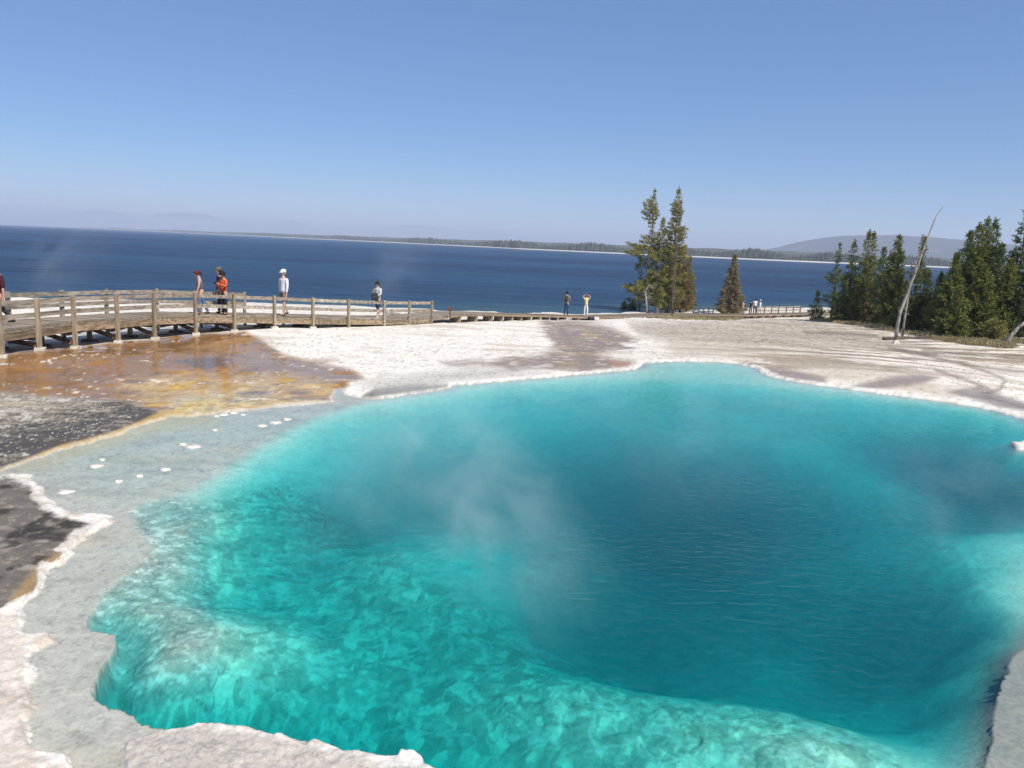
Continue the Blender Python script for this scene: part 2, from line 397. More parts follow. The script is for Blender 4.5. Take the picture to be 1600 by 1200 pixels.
def height(x, y, detail=True):
    x = np.asarray(x, float); y = np.asarray(y, float)
    shp = x.shape
    x = x.ravel(); y = y.ravel()
    z = BASE(x, y)
    r = np.hypot(x, y)
    near = (r < 34) & (y > -4)
    xi, yi = x[near], y[near]
    wob = 0.05 * fbm(xi * 5, yi * 5, 3, 11) + 0.03 * np.abs(fbm(xi * 16, yi * 16, 2, 12))
    sw = poly_sd(W, xi, yi) + wob * np.clip(r[near] / 8, 0.8, 2.0)
    sl0 = poly_sd(Lp, xi, yi)
    sl = sl0 + wob
    sls = sl0 + 0.06 * fbm(xi * 1.5, yi * 1.5, 2, 11)
    zb = z[near]
    # outside: keep the rim above the water
    rim = np.where(sw < 1.2, np.maximum(zb, 0.012 + (0.03 - 0.02 * sstep(1, -1, xi) * sstep(8, 6, yi)) * sstep(0, 0.25, sw) - 0.02 * sstep(0.5, 1.2, sw)), zb)
    leftside = sstep(3.0, -1.0, xi) * sstep(14, 9, yi)
    rim = rim + leftside * 0.016 * sstep(0.4, -1.2, xi + .22 * (yi - 6)) * sstep(0.0, 0.04, sw) * (0.5 + 0.9 * fbm(xi * 14, yi * 14, 4, 4))* sstep(0.9, 0.2, sw)
    shelf = 0.006 + 0.008 * sstep(0, 1.0, -sw)
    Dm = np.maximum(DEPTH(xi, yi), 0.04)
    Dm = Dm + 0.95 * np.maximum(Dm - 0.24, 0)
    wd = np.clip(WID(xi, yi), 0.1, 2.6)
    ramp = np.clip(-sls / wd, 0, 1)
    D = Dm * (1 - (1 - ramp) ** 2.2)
    lump = fbm(xi * 2.2, yi * 2.2, 4, 31, 0.55)
    lamp = 0.07 * sstep(.5, 0.2, Dm) + 0.05
    wx_ = xi + 0.25 * fbm(xi * 3, yi * 3, 3, 35); wy_ = yi + 0.25 * fbm(xi * 3 + 9, yi * 3, 3, 36)
    g1, g2, gc = worley(wx_ * 2.6, wy_ * 2.6, 5); h1, h2, hc = worley(wx_ * 6, wy_ * 6, 6)
    caustic_cob = (sstep(0, 0.5, g2 - g1) * (gc - .3) * 0.025 + sstep(0, .5, h2 - h1) * 0.008) * sstep(14, 11, yi) * ramp  # cell bumps standing in for the rippling light on the floor
    D = D - caustic_cob * sstep(.6, 0.3, Dm)
    D = np.where(sl < 0, D * (1 + lamp * lump) + 0.012 * fbm(xi * 6, yi * 6, 3, 33) * ramp, 0)
    zin = -(shelf + np.maximum(D, 0))
    t = sstep(-0.03, 0.03, sw)
    z[near] = zin * (1 - t) + rim * t
    SW = np.full(len(x), 9.0); SL = np.full(len(x), 9.0)
    SW[near] = sw; SL[near] = sl
    out = SW > 0.05
    if detail:
        amp = np.clip((SW - 0.05) / 0.6, 0, 1) * out
        z = z + amp * (0.025 * fbm(x * 0.8, y * 0.8, 4, 51) + np.clip(r / 60, 0, 1) * 0.10 * fbm(x * 0.25, y * 0.25, 3, 57))
    return z.reshape(shp), SW.reshape(shp), SL.reshape(shp)
def hz(x, y):
    return float(height(np.array([x]), np.array([y]))[0][0])
def ground_at(px, py):
    v = ray(px, py); ts = np.linspace(4, 160, 700)
    P = CAM[None] + v[None] * (ts / v[1])[:, None]
    z = height(P[:, 0], P[:, 1])[0]
    k = np.argmax(P[:, 2] <= z)
    if P[k, 2] > z[k]: k = len(ts) - 1
    return Vector((P[k, 0], P[k, 1], z[k]))

def polar_grid(th, rr):
    T, Rr = np.meshgrid(th, rr)
    X = Rr * np.sin(T); Y = Rr * np.cos(T)
    nr, nt_ = T.shape
    idx = np.arange(nr * nt_).reshape(nr, nt_)
    a = idx[:-1, :]; b = idx[1:, :]
    Fq = np.stack([a.ravel(), np.roll(a, -1, 1).ravel(), np.roll(b, -1, 1).ravel(), b.ravel()], 1)
    return X, Y, Fq
deg = math.radians
th_in = np.linspace(deg(-41), deg(41), 860)
th_out = np.linspace(deg(41), deg(319), 92)[1:-1]
TH = np.concatenate([th_in, th_out])
ang = np.linspace(math.atan(3.4 / 2.3), math.atan(3.4 / 30), 640)
r1 = 3.4 / np.tan(ang)
ang2 = np.linspace(math.atan(5.5 / 30.6), math.atan(8 / 190), 230)
r2 = 5.5 / np.tan(ang2); r2 = 30.3 + (r2 - r2[0]) * (200 - 30.3) / (r2[-1] - r2[0])
RR = np.concatenate([[0.05, 0.7, 1.4, 2.0], r1, r2, [300, 500, 900]])
GX, GY, GF = polar_grid(TH, RR)
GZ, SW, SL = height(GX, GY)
rG = np.hypot(GX, GY)
PX, PY = project(GX, GY, GZ)
infront = GY > 1.0

# --- ground colours: what the ground is made of, with some painted light and shade
def blend(c, col, w):
    return c * (1 - w[..., None]) + np.array(col) * w[..., None]
nA = fbm(GX * 0.35, GY * 0.9, 5, 61)          # broad streaks
nB = fbm(GX * 3, GY * 3, 4, 67)
nC = fbm(GX * 11, GY * 11, 3, 71)
nD = fbm(GX * 1.1, GY * 1.1, 5, 73)
warp = (nD * 9 + nB * 4)
def zone(poly, feather=6, w=1.0):
    x0, y0 = np.min(poly, 0) - 40; x1, y1 = np.max(poly, 0) + 40
    sel = infront & (PX > x0) & (PX < x1) & (PY > y0) & (PY < y1)
    out = np.zeros(GX.shape)
    s = poly_sd(poly, PX[sel] + warp[sel] * w, PY[sel] + warp[sel] * 0.5 * w)
    out[sel] = sstep(feather, -feather, s)
    return out
C = np.empty(GX.shape + (3,)); C[:] = (0.74, 0.69, 0.61)
WET = np.zeros(GX.shape)
C = blend(C, (0.52, 0.45, 0.36), sstep(0.05, 0.5, nA) * 0.75)
C = blend(C, (0.40, 0.34, 0.27), sstep(0.25, 0.6, nD) * 0.35)
# right hand and far ground: duller, stony, streaked
far = sstep(0, 1, (PX - 960) / 260) * sstep(600, 560, PY)
C = blend(C, (0.73, 0.655, 0.54), far * 0.8)
streak = fbm(GX * 0.38 + 3, GY * 0.85, 6, 81, 0.66) - 0.04
C = blend(C, (0.27, 0.205, 0.135), far * sstep(-0.12, 0.2, streak) * 0.9)
C = blend(C, (0.13, 0.10, 0.075), far * sstep(0.12, 0.4, fbm(GX * 0.3, GY * 1.1 + 20, 5, 83)) * 0.8)
speck = sstep(0.25, 0.45, fbm(GX * 4, GY * 4, 3, 85))
stony = zone([(980, 503), (1100, 502), (1250, 500), (1380, 520), (1450, 545), (1300, 548), (1150, 540), (1000, 525)], 8)
C = blend(C, (0.40, 0.34, 0.265), stony * 0.75)
C = blend(C, (0.17, 0.14, 0.11), stony * speck * 0.8)
tanz = zone([(1030, 520), (1200, 545), (1330, 560), (1420, 590), (1500, 612), (1330, 600), (1180, 565), (1050, 555)], 14)
C = blend(C, (0.42, 0.35, 0.26), tanz * 0.55)
# brown soil under the trees
soil = zone([(1260, 488), (1330, 503), (1460, 524), (1700, 545), (1900, 540), (1700, 480), (1300, 470)], 4)
C = blend(C, (0.15, 0.12, 0.08), soil * 0.85)
beach = sstep(0.5, 0.1, np.abs(GZ - (LAKE_Z + 0.25))) * (rG > 70)
C = blend(C, (0.62, 0.58, 0.5), beach * 0.8)
C = blend(C, (0.10, 0.11, 0.09), sstep(LAKE_Z, LAKE_Z - 0.7, GZ) * (rG > 70))
# dark drainage lines on the right, and the dead tree's shadow painted as one more
for pl in ([(1385, 540), (1420, 547), (1460, 556), (1500, 566), (1560, 575), (1620, 580)], [(1500, 566), (1545, 580), (1570, 590), (1560, 605), (1530, 615), (1590, 632), (1660, 640)], [(1440, 545), (1520, 552), (1620, 556)], [(1255, 517), (1310, 519), (1370, 523)], [(1460, 575), (1510, 592), (1545, 605)]):
    poly = pl + [(x + 3, y + 5) for x, y in pl[::-1]]
    C = blend(C, (0.14, 0.11, 0.085), zone(poly, 3.5, 0.35) * 0.75)
puddle = zone([(1480, 612), (1530, 602), (1560, 615), (1620, 635), (1700, 660), (1560, 636)], 4, .4)
C = blend(C, (0.2, 0.15, 0.125), puddle * 0.7); WET = np.maximum(WET, puddle * 0.6)
for pl in ([(1195, 574), (1230, 576), (1290, 590), (1295, 600), (1240, 596), (1205, 588)], [(1340, 600), (1400, 586), (1440, 584), (1470, 590), (1440, 600), (1380, 607), (1330, 608)]):
    z_ = zone(pl, 5, .5)
    C = blend(C, (0.24, 0.18, 0.155), z_ * 0.85); WET = np.maximum(WET, z_ * 0.5)
# the brown run-off in the middle
mid = zone([(858, 499), (905, 500), (950, 510), (985, 525), (1000, 532), (965, 545), (940, 556), (975, 566), (1000, 571), (950, 580), (900, 582), (860, 574), (790, 574), (700, 571), (690, 566), (760, 562), (830, 556), (870, 545), (858, 530), (845, 512)], 7, 2.2)
C = blend(C, (0.205, 0.155, 0.135), mid * 0.9)
C = blend(C, (0.40, 0.29, 0.15), mid * sstep(0.1, 0.4, nD) * 0.55)
C = blend(C, (0.55, 0.50, 0.44), mid * sstep(0.2, 0.5, nB) * 0.6)
WET = np.maximum(WET, mid * 0.42 * sstep(0.3, -0.2, nB))
redp = zone([(945, 562), (998, 568), (990, 576), (960, 574)], 3, .3)
C = blend(C, (0.33, 0.19, 0.13), redp * .8)
drim = zone([(560, 622), (585, 607), (640, 600), (700, 600), (697, 606), (640, 613), (580, 623)], 4, 0.4)
C = blend(C, (0.13, 0.115, 0.10), drim * 0.9); WET = np.maximum(WET, drim * 0.5)
gre = zone([(560, 600), (640, 585), (760, 575), (860, 582), (820, 592), (700, 600), (600, 612)], 10)
C = blend(C, (0.47, 0.44, 0.39), gre * 0.7)
C = blend(C, (0.2, 0.18, 0.15), gre * sstep(0.15, 0.5, nC) * 0.6)
# orange and yellow bacterial mats, flooded by a film of water
run = zone([(-250, 560), (0, 552), (60, 548), (150, 538), (240, 528), (300, 522), (380, 517), (410, 532), (440, 553), (480, 565), (545, 575), (570, 590), (545, 600), (520, 612), (512, 626), (436, 633), (340, 643), (262, 650), (240, 640), (190, 628), (110, 622), (0, 617), (-250, 615)], 6, 1.1)
C = blend(C, (0.34, 0.185, 0.065), run)
C = blend(C, (0.23, 0.13, 0.075), run * zone([(-250, 560), (100, 545), (200, 535), (330, 520), (330, 560), (220, 590), (120, 622), (-250, 620)], 25) * (0.45 + 0.5 * nD))
C = blend(C, (0.27, 0.20, 0.16), run * zone([(290, 555), (390, 545), (470, 570), (560, 590), (480, 585), (370, 575)], 10) * 0.8)
C = blend(C, (0.62, 0.41, 0.12), run * zone([(180, 600), (260, 588), (360, 585), (470, 590), (530, 605), (500, 625), (400, 630), (300, 640), (250, 640), (200, 620)], 14) * (0.8 + 0.4 * nB))
C = blend(C, (0.58, 0.50, 0.27), run * zone([(270, 625), (340, 612), (430, 622), (512, 622), (512, 628), (400, 640), (300, 650), (255, 655), (262, 640)], 8) * 0.75)
C = blend(C, (0.16, 0.10, 0.06), run * sstep(0.28, 0.55, fbm(GX * 1.6, GY * 1.6, 5, 91)) * 0.75)
fib = fbm(GX * 1.4, GY * 7, 5, 97, 0.65)
C = blend(C, (0.29, 0.115, 0.035), run * sstep(0.05, 0.4, fib) * 0.55)
C = blend(C, (0.17, 0.095, 0.055), run * sstep(0.1, 0.45, -fib) * 0.5)
crust = sstep(0.26, 0.36, fbm(GX * 4.5, GY * 8, 4, 93, 0.6)) * sstep(0.05, 0.4, fbm(GX * 1.1, GY * 1.7, 3, 94))
C = blend(C, (0.68, 0.62, 0.52), run * crust * 0.8)
WET = np.maximum(WET, run * (1 - 0.8 * crust) * sstep(0.55, 0.2, fbm(GX * 1.3, GY * 1.3, 4, 95)))
for cx, cy_, rx, ry in ((392, 615, 25, 4), (466, 612, 19, 3), (478, 624, 40, 3), (360, 624, 8, 2), (318, 566, 44, 6)):
    z_ = zone([(cx + rx * (1 + .3 * math.sin(a * 3 + cx)) * math.cos(a), cy_ + ry * (1 + .4 * math.sin(a * 2 + cx)) * math.sin(a)) for a in np.linspace(0, 6.1, 14)], 3.5, 1.1)
    C = blend(C, (0.13, 0.105, 0.095), z_ * 0.85)
# shallow shelf and the grey-black crust to its left
blk = zone([(-300, 618), (0, 614), (110, 621), (190, 627), (245, 642), (258, 650), (205, 667), (165, 681), (100, 697), (48, 716), (0, 733), (-100, 765), (-300, 800)], 4, .6)
q = fbm(GX * 2.2, GY * 7.4, 6, 101, 0.68)
dn = sstep(640, 700, PY + 0.25 * PX)
C = blend(C, (0.27, 0.235, 0.18), blk)
C = blend(C, (0.07, 0.066, 0.066), blk * sstep(-0.15, 0.25, q * 0.9 + dn * 0.55 - 0.22) * 0.92)
C = blend(C, (0.6, 0.56, 0.48), blk * sstep(0.02, 0.3, 0.6 * fbm(GX * 2.5, GY * 8, 5, 103, 0.7) + 0.5 * fbm(GX * 11, GY * 16, 4, 104, 0.7) - 0.30 * dn + 0.10) * 0.75)
C = blend(C, (0.33, 0.27, 0.17), blk * sstep(0.1, 0.45, fbm(GX * 1.6, GY * 4, 4, 105)) * (1 - dn) * 0.6)
WET = np.maximum(WET, blk * 0.25)
yb = zone([(-100, 757), (0, 731), (50, 711), (105, 692), (170, 677), (205, 664), (240, 648), (262, 640), (300, 646), (265, 656), (215, 670), (175, 685), (110, 700), (55, 719), (0, 739), (-100, 765)], 3, .25)
C = blend(C, (0.47, 0.32, 0.12), yb * 0.85)
inW = sstep(0.04, -0.04, SW)
rmar_shade = zone([(1540, 1010), (1760, 900), (1900, 1400), (1400, 1420), (1530, 1200)], 10, .5) * inW
shelfc = (0.51, 0.48, 0.435)
C = blend(C, shelfc, inW)
C = blend(C, (0.55, 0.48, 0.37), inW * sstep(0.0, 0.5, fbm(GX * .9, GY * 1.6, 5, 161)) * 0.45)
C = blend(C, (0.35, 0.335, 0.31), inW * sstep(0.05, 0.5, fbm(GX * 1.5 + 5, GY * 2.6, 5, 163, .65)) * 0.55)
C = blend(C, (0.26, 0.25, 0.23), inW * sstep(0.3, 0.5, fbm(GX * 16, GY * 20, 3, 165, .6)) * 0.45)
C = blend(C, (0.24, 0.25, 0.24), rmar_shade * (0.75 + 0.4 * nC))  # right margin painted darker for the shade lying on it
yel = inW * zone([(0, 735), (170, 678), (262, 648), (340, 640), (340, 660), (262, 672), (175, 698), (60, 735)], 9, .4)
C = blend(C, (0.52, 0.45, 0.29), yel * 0.75)
dmat = zone([(-200, 742), (13, 742), (40, 750), (60, 775), (85, 800), (110, 812), (160, 822), (120, 855), (90, 880), (60, 905), (40, 935), (0, 950), (-200, 960)], 3, .5) * (1 - inW)
C = blend(C, (0.12, 0.105, 0.09), dmat * 0.95)
C = blend(C, (0.35, 0.31, 0.26), dmat * sstep(0.05, 0.45, fbm(GX * 4, GY * 6, 5, 107)) * 0.6)
C = blend(C, (0.035, 0.032, 0.03), dmat * sstep(0.1, 0.4, fbm(GX * 3, GY * 3, 4, 109)) * 0.8)
C = blend(C, (0.36, 0.24, 0.11), dmat * zone([(60, 880), (105, 850), (130, 835), (150, 825), (120, 855), (85, 890), (40, 935), (10, 945), (20, 925)], 7, .5) * 0.75)
WET = np.maximum(WET, dmat * 0.2)
leftm = infront & (PX < 700) & (PY > 690)
cw = np.clip(0.07 + 0.15 * sstep(-0.3, 0.4, nD) + 0.10 * nB, .02, 1)
rimc = leftm * sstep(cw, cw * 0.6, SW) * (SW > -0.02) * (PY > 735)
C = blend(C, (0.69, 0.65, 0.585), rimc * (0.9 - 0.35 * sstep(0.1, .5, nC)))
C = blend(C, (0.42, 0.33, 0.22), rimc * sstep(0.05, 0.45, fbm(GX * 3.5, GY * 5, 4, 167)) * 0.55)
pale = zone([(-300, 960), (0, 955), (30, 960), (30, 1000), (60, 1180), (110, 1200), (200, 1400), (-300, 1400)], 4, .4) * (1 - inW)
C = blend(C, (0.60, 0.53, 0.455), pale * 0.9)
C = blend(C, (0.36, 0.28, 0.2), pale * sstep(0.2, 0.45, fbm(GX * 5, GY * 5, 5, 113)) * 0.5)
ledge = zone([(180, 1160), (240, 1140), (312, 1133), (400, 1145), (480, 1165), (680, 1200), (900, 1280), (900, 1400), (100, 1400), (110, 1220)], 10, .6) * (1 - .75 * inW)
C = blend(C, (0.49, 0.445, 0.39), ledge)
# white rim on the far and right hand edges
wr = sstep(0.32, 0.10, SW + 0.12 * nB) * (SW > 0) * sstep(560, 620, PX)
C = blend(C, (0.72, 0.69, 0.63), wr * sstep(0.42, 0.3, drim) * 0.8)
# pool floor
fl = sstep(0.0, -0.4, SL)
C = blend(C, (0.66, 0.68, 0.60), fl)
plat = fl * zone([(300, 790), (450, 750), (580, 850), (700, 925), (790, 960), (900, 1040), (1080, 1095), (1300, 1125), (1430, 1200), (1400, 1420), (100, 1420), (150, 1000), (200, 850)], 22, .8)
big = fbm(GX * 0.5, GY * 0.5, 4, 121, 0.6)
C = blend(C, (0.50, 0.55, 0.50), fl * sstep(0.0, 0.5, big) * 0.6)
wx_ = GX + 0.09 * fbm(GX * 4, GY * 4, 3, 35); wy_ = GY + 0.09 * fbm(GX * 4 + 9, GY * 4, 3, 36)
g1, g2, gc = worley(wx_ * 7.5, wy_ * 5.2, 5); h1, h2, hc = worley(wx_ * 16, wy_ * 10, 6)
caustic_mot = 0.5 * gc + 0.5 * hc + 0.3 * fbm(GX * 5, GY * 5, 3, 125)  # light and dark cells: ripple-bent light painted into the floor colour
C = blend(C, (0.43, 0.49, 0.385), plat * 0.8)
C = blend(C, (0.30, 0.345, 0.29), plat * sstep(0.5, 0.1, caustic_mot) * 0.7)
C = blend(C, (0.80, 0.85, 0.68), plat * sstep(0.5, 0.85, caustic_mot) * .85)
caustic_net = sstep(0.10, 0.02, np.abs(fbm(GX * 3.2, GY * 3.2, 3, 133)))
C = blend(C, (0.86, 0.88, 0.8), plat * caustic_net * 0.45)  # bright caustic lines painted on the floor
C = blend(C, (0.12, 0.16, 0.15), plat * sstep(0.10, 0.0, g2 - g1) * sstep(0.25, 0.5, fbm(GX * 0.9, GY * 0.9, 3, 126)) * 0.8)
led = zone([(140, 960), (190, 890), (240, 860), (200, 800), (260, 775), (330, 790), (320, 860), (340, 960), (330, 1080), (200, 1120), (150, 1060)], 8, .5) * inW * sstep(0.05, -0.05, SL)
C = blend(C, (0.36, 0.39, 0.34), led * 0.8)
C = blend(C, (0.80, 0.82, 0.76), led * sstep(0.0, 0.4, fbm(GX * 9, GY * 14, 4, 128, .7)) * 0.7)
C = blend(C, (0.22, 0.26, 0.24), led * sstep(0.1, 0.45, fbm(GX * 10 + 7, GY * 13, 4, 129, .7)) * 0.7)
C = blend(C, (0.05, 0.08, 0.08), led * sstep(0.035, 0.0, np.abs(fbm(GX * 1.3, GY * 1.3, 5, 127, .65))) * 0.4)
cr_ = inW * (1 - fl) * sstep(0.02, 0.0, np.abs(fbm(GX * 3.0, GY * 4.5, 4, 131)))
C = blend(C, (0.3, 0.29, 0.27), cr_ * 0.22 * sstep(780, 850, PY))
nE = fbm(GX * 6 + 5, GY * 14, 4, 141, 0.65)
C *= (1 + 0.16 * nC + 0.08 * nB)[..., None]
C = blend(C, (0.40, 0.34, 0.27), sstep(0.22, 0.5, nE) * 0.45 * (1 - inW) * (1 - run))
open_g = (SW > 0.3) * (1 - run) * (1 - blk) * (1 - dmat)
fleck = sstep(0.34, 0.46, fbm(GX * 7, GY * 9, 4, 151, 0.7))
C = blend(C, (0.30, 0.245, 0.185), open_g * fleck * 0.55)
lines = sstep(0.05, 0.0, np.abs(fbm(GX * 0.5, GY * 1.6, 5, 153, 0.6))) * sstep(0.0, 0.3, fbm(GX * .3, GY * .3, 3, 155))
C = blend(C, (0.36, 0.29, 0.21), open_g * lines * 0.5)
C = np.clip(C, 0.01, 0.86)
WET = np.where(inW > 0.5, 0, WET)

gm, nt, out = mat_new('thermal_ground'); L = nt.links.new
ca = N(nt, 'ShaderNodeVertexColor', layer_name='surface'); wa = N(nt, 'ShaderNodeAttribute', attribute_name='wet')
dr = N(nt, 'ShaderNodeAttribute', attribute_name='ledge')
tc = N(nt, 'ShaderNodeTexCoord')
n1 = N(nt, 'ShaderNodeTexNoise'); n1.inputs['Scale'].default_value = 26; n1.inputs['Detail'].default_value = 8; n1.inputs['Roughness'].default_value = 0.65
n2 = N(nt, 'ShaderNodeTexNoise'); n2.inputs['Scale'].default_value = 4.0; n2.inputs['Detail'].default_value = 8
L(tc.outputs['Object'], n1.inputs['Vector']); L(tc.outputs['Object'], n2.inputs['Vector'])
vo = N(nt, 'ShaderNodeTexVoronoi', feature='DISTANCE_TO_EDGE'); vo.inputs['Scale'].default_value = 8.5
wv = N(nt, 'ShaderNodeVectorMath', operation='ADD'); sc_ = N(nt, 'ShaderNodeVectorMath', operation='SCALE'); sc_.inputs['Scale'].default_value = 0.35
L(n2.outputs['Color'], sc_.inputs[0]); L(tc.outputs['Object'], wv.inputs[0]); L(sc_.outputs[0], wv.inputs[1]); L(wv.outputs[0], vo.inputs['Vector'])
ck = N(nt, 'ShaderNodeMapRange'); ck.inputs['From Min'].default_value = 0.0; ck.inputs['From Max'].default_value = 0.035
L(vo.outputs['Distance'], ck.inputs[0])
ckm = N(nt, 'ShaderNodeMix', data_type='FLOAT'); ckm.inputs['A'].default_value = 1.0
L(dr.outputs['Fac'], ckm.inputs['Factor']); L(ck.outputs[0], ckm.inputs['B'])
vr = N(nt, 'ShaderNodeMapRange'); vr.inputs['From Min'].default_value = 0.3; vr.inputs['From Max'].default_value = 0.7; vr.inputs['To Min'].default_value = 0.80; vr.inputs['To Max'].default_value = 1.16
L(n1.outputs[0], vr.inputs[0])
mulc = N(nt, 'ShaderNodeMix', data_type='RGBA', blend_type='MULTIPLY'); mulc.inputs['Factor'].default_value = 1.0
L(ca.outputs['Color'], mulc.inputs['A']); L(vr.outputs[0], mulc.inputs['B'])
ckc = N(nt, 'ShaderNodeMapRange'); ckc.inputs['To Min'].default_value = 0.72; ckc.inputs['To Max'].default_value = 1.0
L(ckm.outputs[0], ckc.inputs[0])
mulk = N(nt, 'ShaderNodeMix', data_type='RGBA', blend_type='MULTIPLY'); mulk.inputs['Factor'].default_value = 1.0
L(mulc.outputs['Result'], mulk.inputs['A']); L(ckc.outputs[0], mulk.inputs['B'])
p = N(nt, 'ShaderNodeBsdfPrincipled')
L(mulk.outputs['Result'], p.inputs['Base Color'])
rr_ = N(nt, 'ShaderNodeMapRange'); rr_.inputs['From Min'].default_value = 0.15; rr_.inputs['From Max'].default_value = 0.7; rr_.inputs['To Min'].default_value = 0.9; rr_.inputs['To Max'].default_value = 0.10
L(wa.outputs['Fac'], rr_.inputs[0]); L(rr_.outputs[0], p.inputs['Roughness'])
p.inputs['IOR'].default_value = 1.16
bs = N(nt, 'ShaderNodeMapRange'); bs.inputs['To Min'].default_value = 0.24; bs.inputs['To Max'].default_value = 0.02
L(wa.outputs['Fac'], bs.inputs[0])
hm = N(nt, 'ShaderNodeMath', operation='MULTIPLY_ADD'); hm.inputs[1].default_value = 0.6
L(ckm.outputs[0], hm.inputs[0]); L(n1.outputs[0], hm.inputs[2])
bp = N(nt, 'ShaderNodeBump'); bp.inputs['Distance'].default_value = 0.03
L(bs.outputs[0], bp.inputs['Strength']); L(hm.outputs[0], bp.inputs['Height']); L(bp.outputs[0], p.inputs['Normal'])
L(p.outputs[0], out.inputs[0])
M['ground'] = gm
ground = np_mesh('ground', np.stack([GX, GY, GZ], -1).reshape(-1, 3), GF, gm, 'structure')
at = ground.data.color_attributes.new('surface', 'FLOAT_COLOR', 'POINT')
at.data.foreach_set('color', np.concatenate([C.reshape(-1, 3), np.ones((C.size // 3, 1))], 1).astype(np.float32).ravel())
a2 = ground.data.attributes.new('wet', 'FLOAT', 'POINT'); a2.data.foreach_set('value', WET.astype(np.float32).ravel())
a3 = ground.data.attributes.new('ledge', 'FLOAT', 'POINT'); a3.data.foreach_set('value', np.clip(ledge + 0.5 * pale, 0, 1).astype(np.float32).ravel())

# small white sinter knobs standing in the shelf
rnd = random.Random(5)
for px, py, w in [(300, 698, .26), (286, 694, .13), (150, 728, .20), (160, 718, .1), (258, 733, .17), (218, 743, .13), (185, 752, .14), (103, 768, .22), (336, 672, .1), (410, 665, .2), (430, 660, .25), (448, 655, .16), (350, 648, .2), (365, 645, .16), (338, 650, .12), (380, 648, .1)]:
    p_ = at_z(px, py, 0)
    mb = MB(); n = 18; w *= 0.52; rad = [w * rnd.uniform(0.6, 1.15) for _ in range(n)]
    rings = [(1.12, -0.05), (1.0, 0.004), (0.85, 0.012), (0.5, 0.016)]
    for s_, z_ in rings:
        for j in range(n):
            a = 2 * math.pi * j / n
            mb.v.append((rad[j] * s_ * math.cos(a), 0.8 * rad[j] * s_ * math.sin(a), z_ + rnd.uniform(-.004, .004)))
    for k in range(3):
        for j in range(n):
            mb.f.append((k * n + j, k * n + (j + 1) % n, (k + 1) * n + (j + 1) % n, (k + 1) * n + j))
    mb.v.append((0, 0, 0.015)); e = len(mb.v) - 1
    for j in range(n): mb.f.append((3 * n + j, 3 * n + (j + 1) % n, e))
    if 'sinter' not in M: M['sinter'] = noisy('white_sinter', (0.42, 0.38, 0.31), (0.74, 0.70, 0.63), 9, 0.9, 0.4)
    o = mb.build('sinter_knob', M['sinter'], ground, True, (p_[0], p_[1], 0))

# ------------------------------------------------------------------ pool water: a closed body that absorbs light
th = np.linspace(deg(-60), deg(60), 420); ra = 3.4 / np.tan(np.linspace(math.atan(3.4 / 2.1), math.atan(3.4 / 32), 340))
T, Rg = np.meshgrid(th, ra)
wx, wy = Rg * np.sin(T), Rg * np.cos(T)
wsd = poly_sd(W, wx, wy)
keep = (wsd < 0.35)
nr, nt_ = T.shape
idx = np.arange(nr * nt_).reshape(nr, nt_)
q4 = np.stack([idx[:-1, :-1], idx[:-1, 1:], idx[1:, 1:], idx[1:, :-1]], -1).reshape(-1, 4)
kq = keep.ravel()[q4].all(1); q4 = q4[kq]
used = np.unique(q4); remap = -np.ones(nr * nt_, int); remap[used] = np.arange(len(used))
top = np.stack([wx.ravel()[used], wy.ravel()[used], np.zeros(len(used))], 1)
bot = top.copy(); bot[:, 2] = -9
qt = remap[q4]; nT = len(top)
edges = {}
for q in qt:
    for i in range(4):
        a, b = int(q[i]), int(q[(i + 1) % 4])
        edges[(a, b)] = 1
side = [(b, a, a + nT, b + nT) for (a, b) in edges if (b, a) not in edges]
# orientation: make top face up
v0, v1, v2 = top[qt[0][0]], top[qt[0][1]], top[qt[0][2]]
up = np.cross(v1 - v0, v2 - v0)[2] > 0
Fw = np.concatenate([qt if up else qt[:, ::-1], (qt[:, ::-1] if up else qt) + nT, np.array([s if up else s[::-1] for s in side])])
wm, nt, out = mat_new('pool_water'); L = nt.links.new
tc = N(nt, 'ShaderNodeTexCoord')
mp1 = N(nt, 'ShaderNodeMapping'); mp1.inputs['Scale'].default_value = (1.0, 2.0, 1.0); mp1.inputs['Rotation'].default_value = (0, 0, deg(-24))
L(tc.outputs['Object'], mp1.inputs[0])
w1 = N(nt, 'ShaderNodeTexNoise'); w1.inputs['Scale'].default_value = 4.5; w1.inputs['Detail'].default_value = 3.0; w1.inputs['Distortion'].default_value = 0.6
w2 = N(nt, 'ShaderNodeTexNoise'); w2.inputs['Scale'].default_value = 9.0; w2.inputs['Detail'].default_value = 2.0
L(mp1.outputs[0], w1.inputs['Vector']); L(mp1.outputs[0], w2.inputs['Vector'])
wa_ = N(nt, 'ShaderNodeMath', operation='MULTIPLY_ADD'); wa_.inputs[1].default_value = 0.28
L(w2.outputs[0], wa_.inputs[0]); L(w1.outputs[0], wa_.inputs[2])
ra_ = N(nt, 'ShaderNodeAttribute', attribute_name='ripple'); bp = N(nt, 'ShaderNodeBump'); L(ra_.outputs['Fac'], bp.inputs['Strength']); bp.inputs['Distance'].default_value = 0.05
L(wa_.outputs[0], bp.inputs['Height'])
fr = N(nt, 'ShaderNodeFresnel'); fr.inputs['IOR'].default_value = 1.25; L(bp.outputs[0], fr.inputs['Normal'])
gl = N(nt, 'ShaderNodeBsdfGlossy'); gl.inputs['Roughness'].default_value = 0.03; L(bp.outputs[0], gl.inputs['Normal'])
tr = N(nt, 'ShaderNodeBsdfTransparent')
mx = N(nt, 'ShaderNodeMixShader'); L(fr.outputs[0], mx.inputs[0]); L(tr.outputs[0], mx.inputs[1]); L(gl.outputs[0], mx.inputs[2])
L(mx.outputs[0], out.inputs['Surface'])
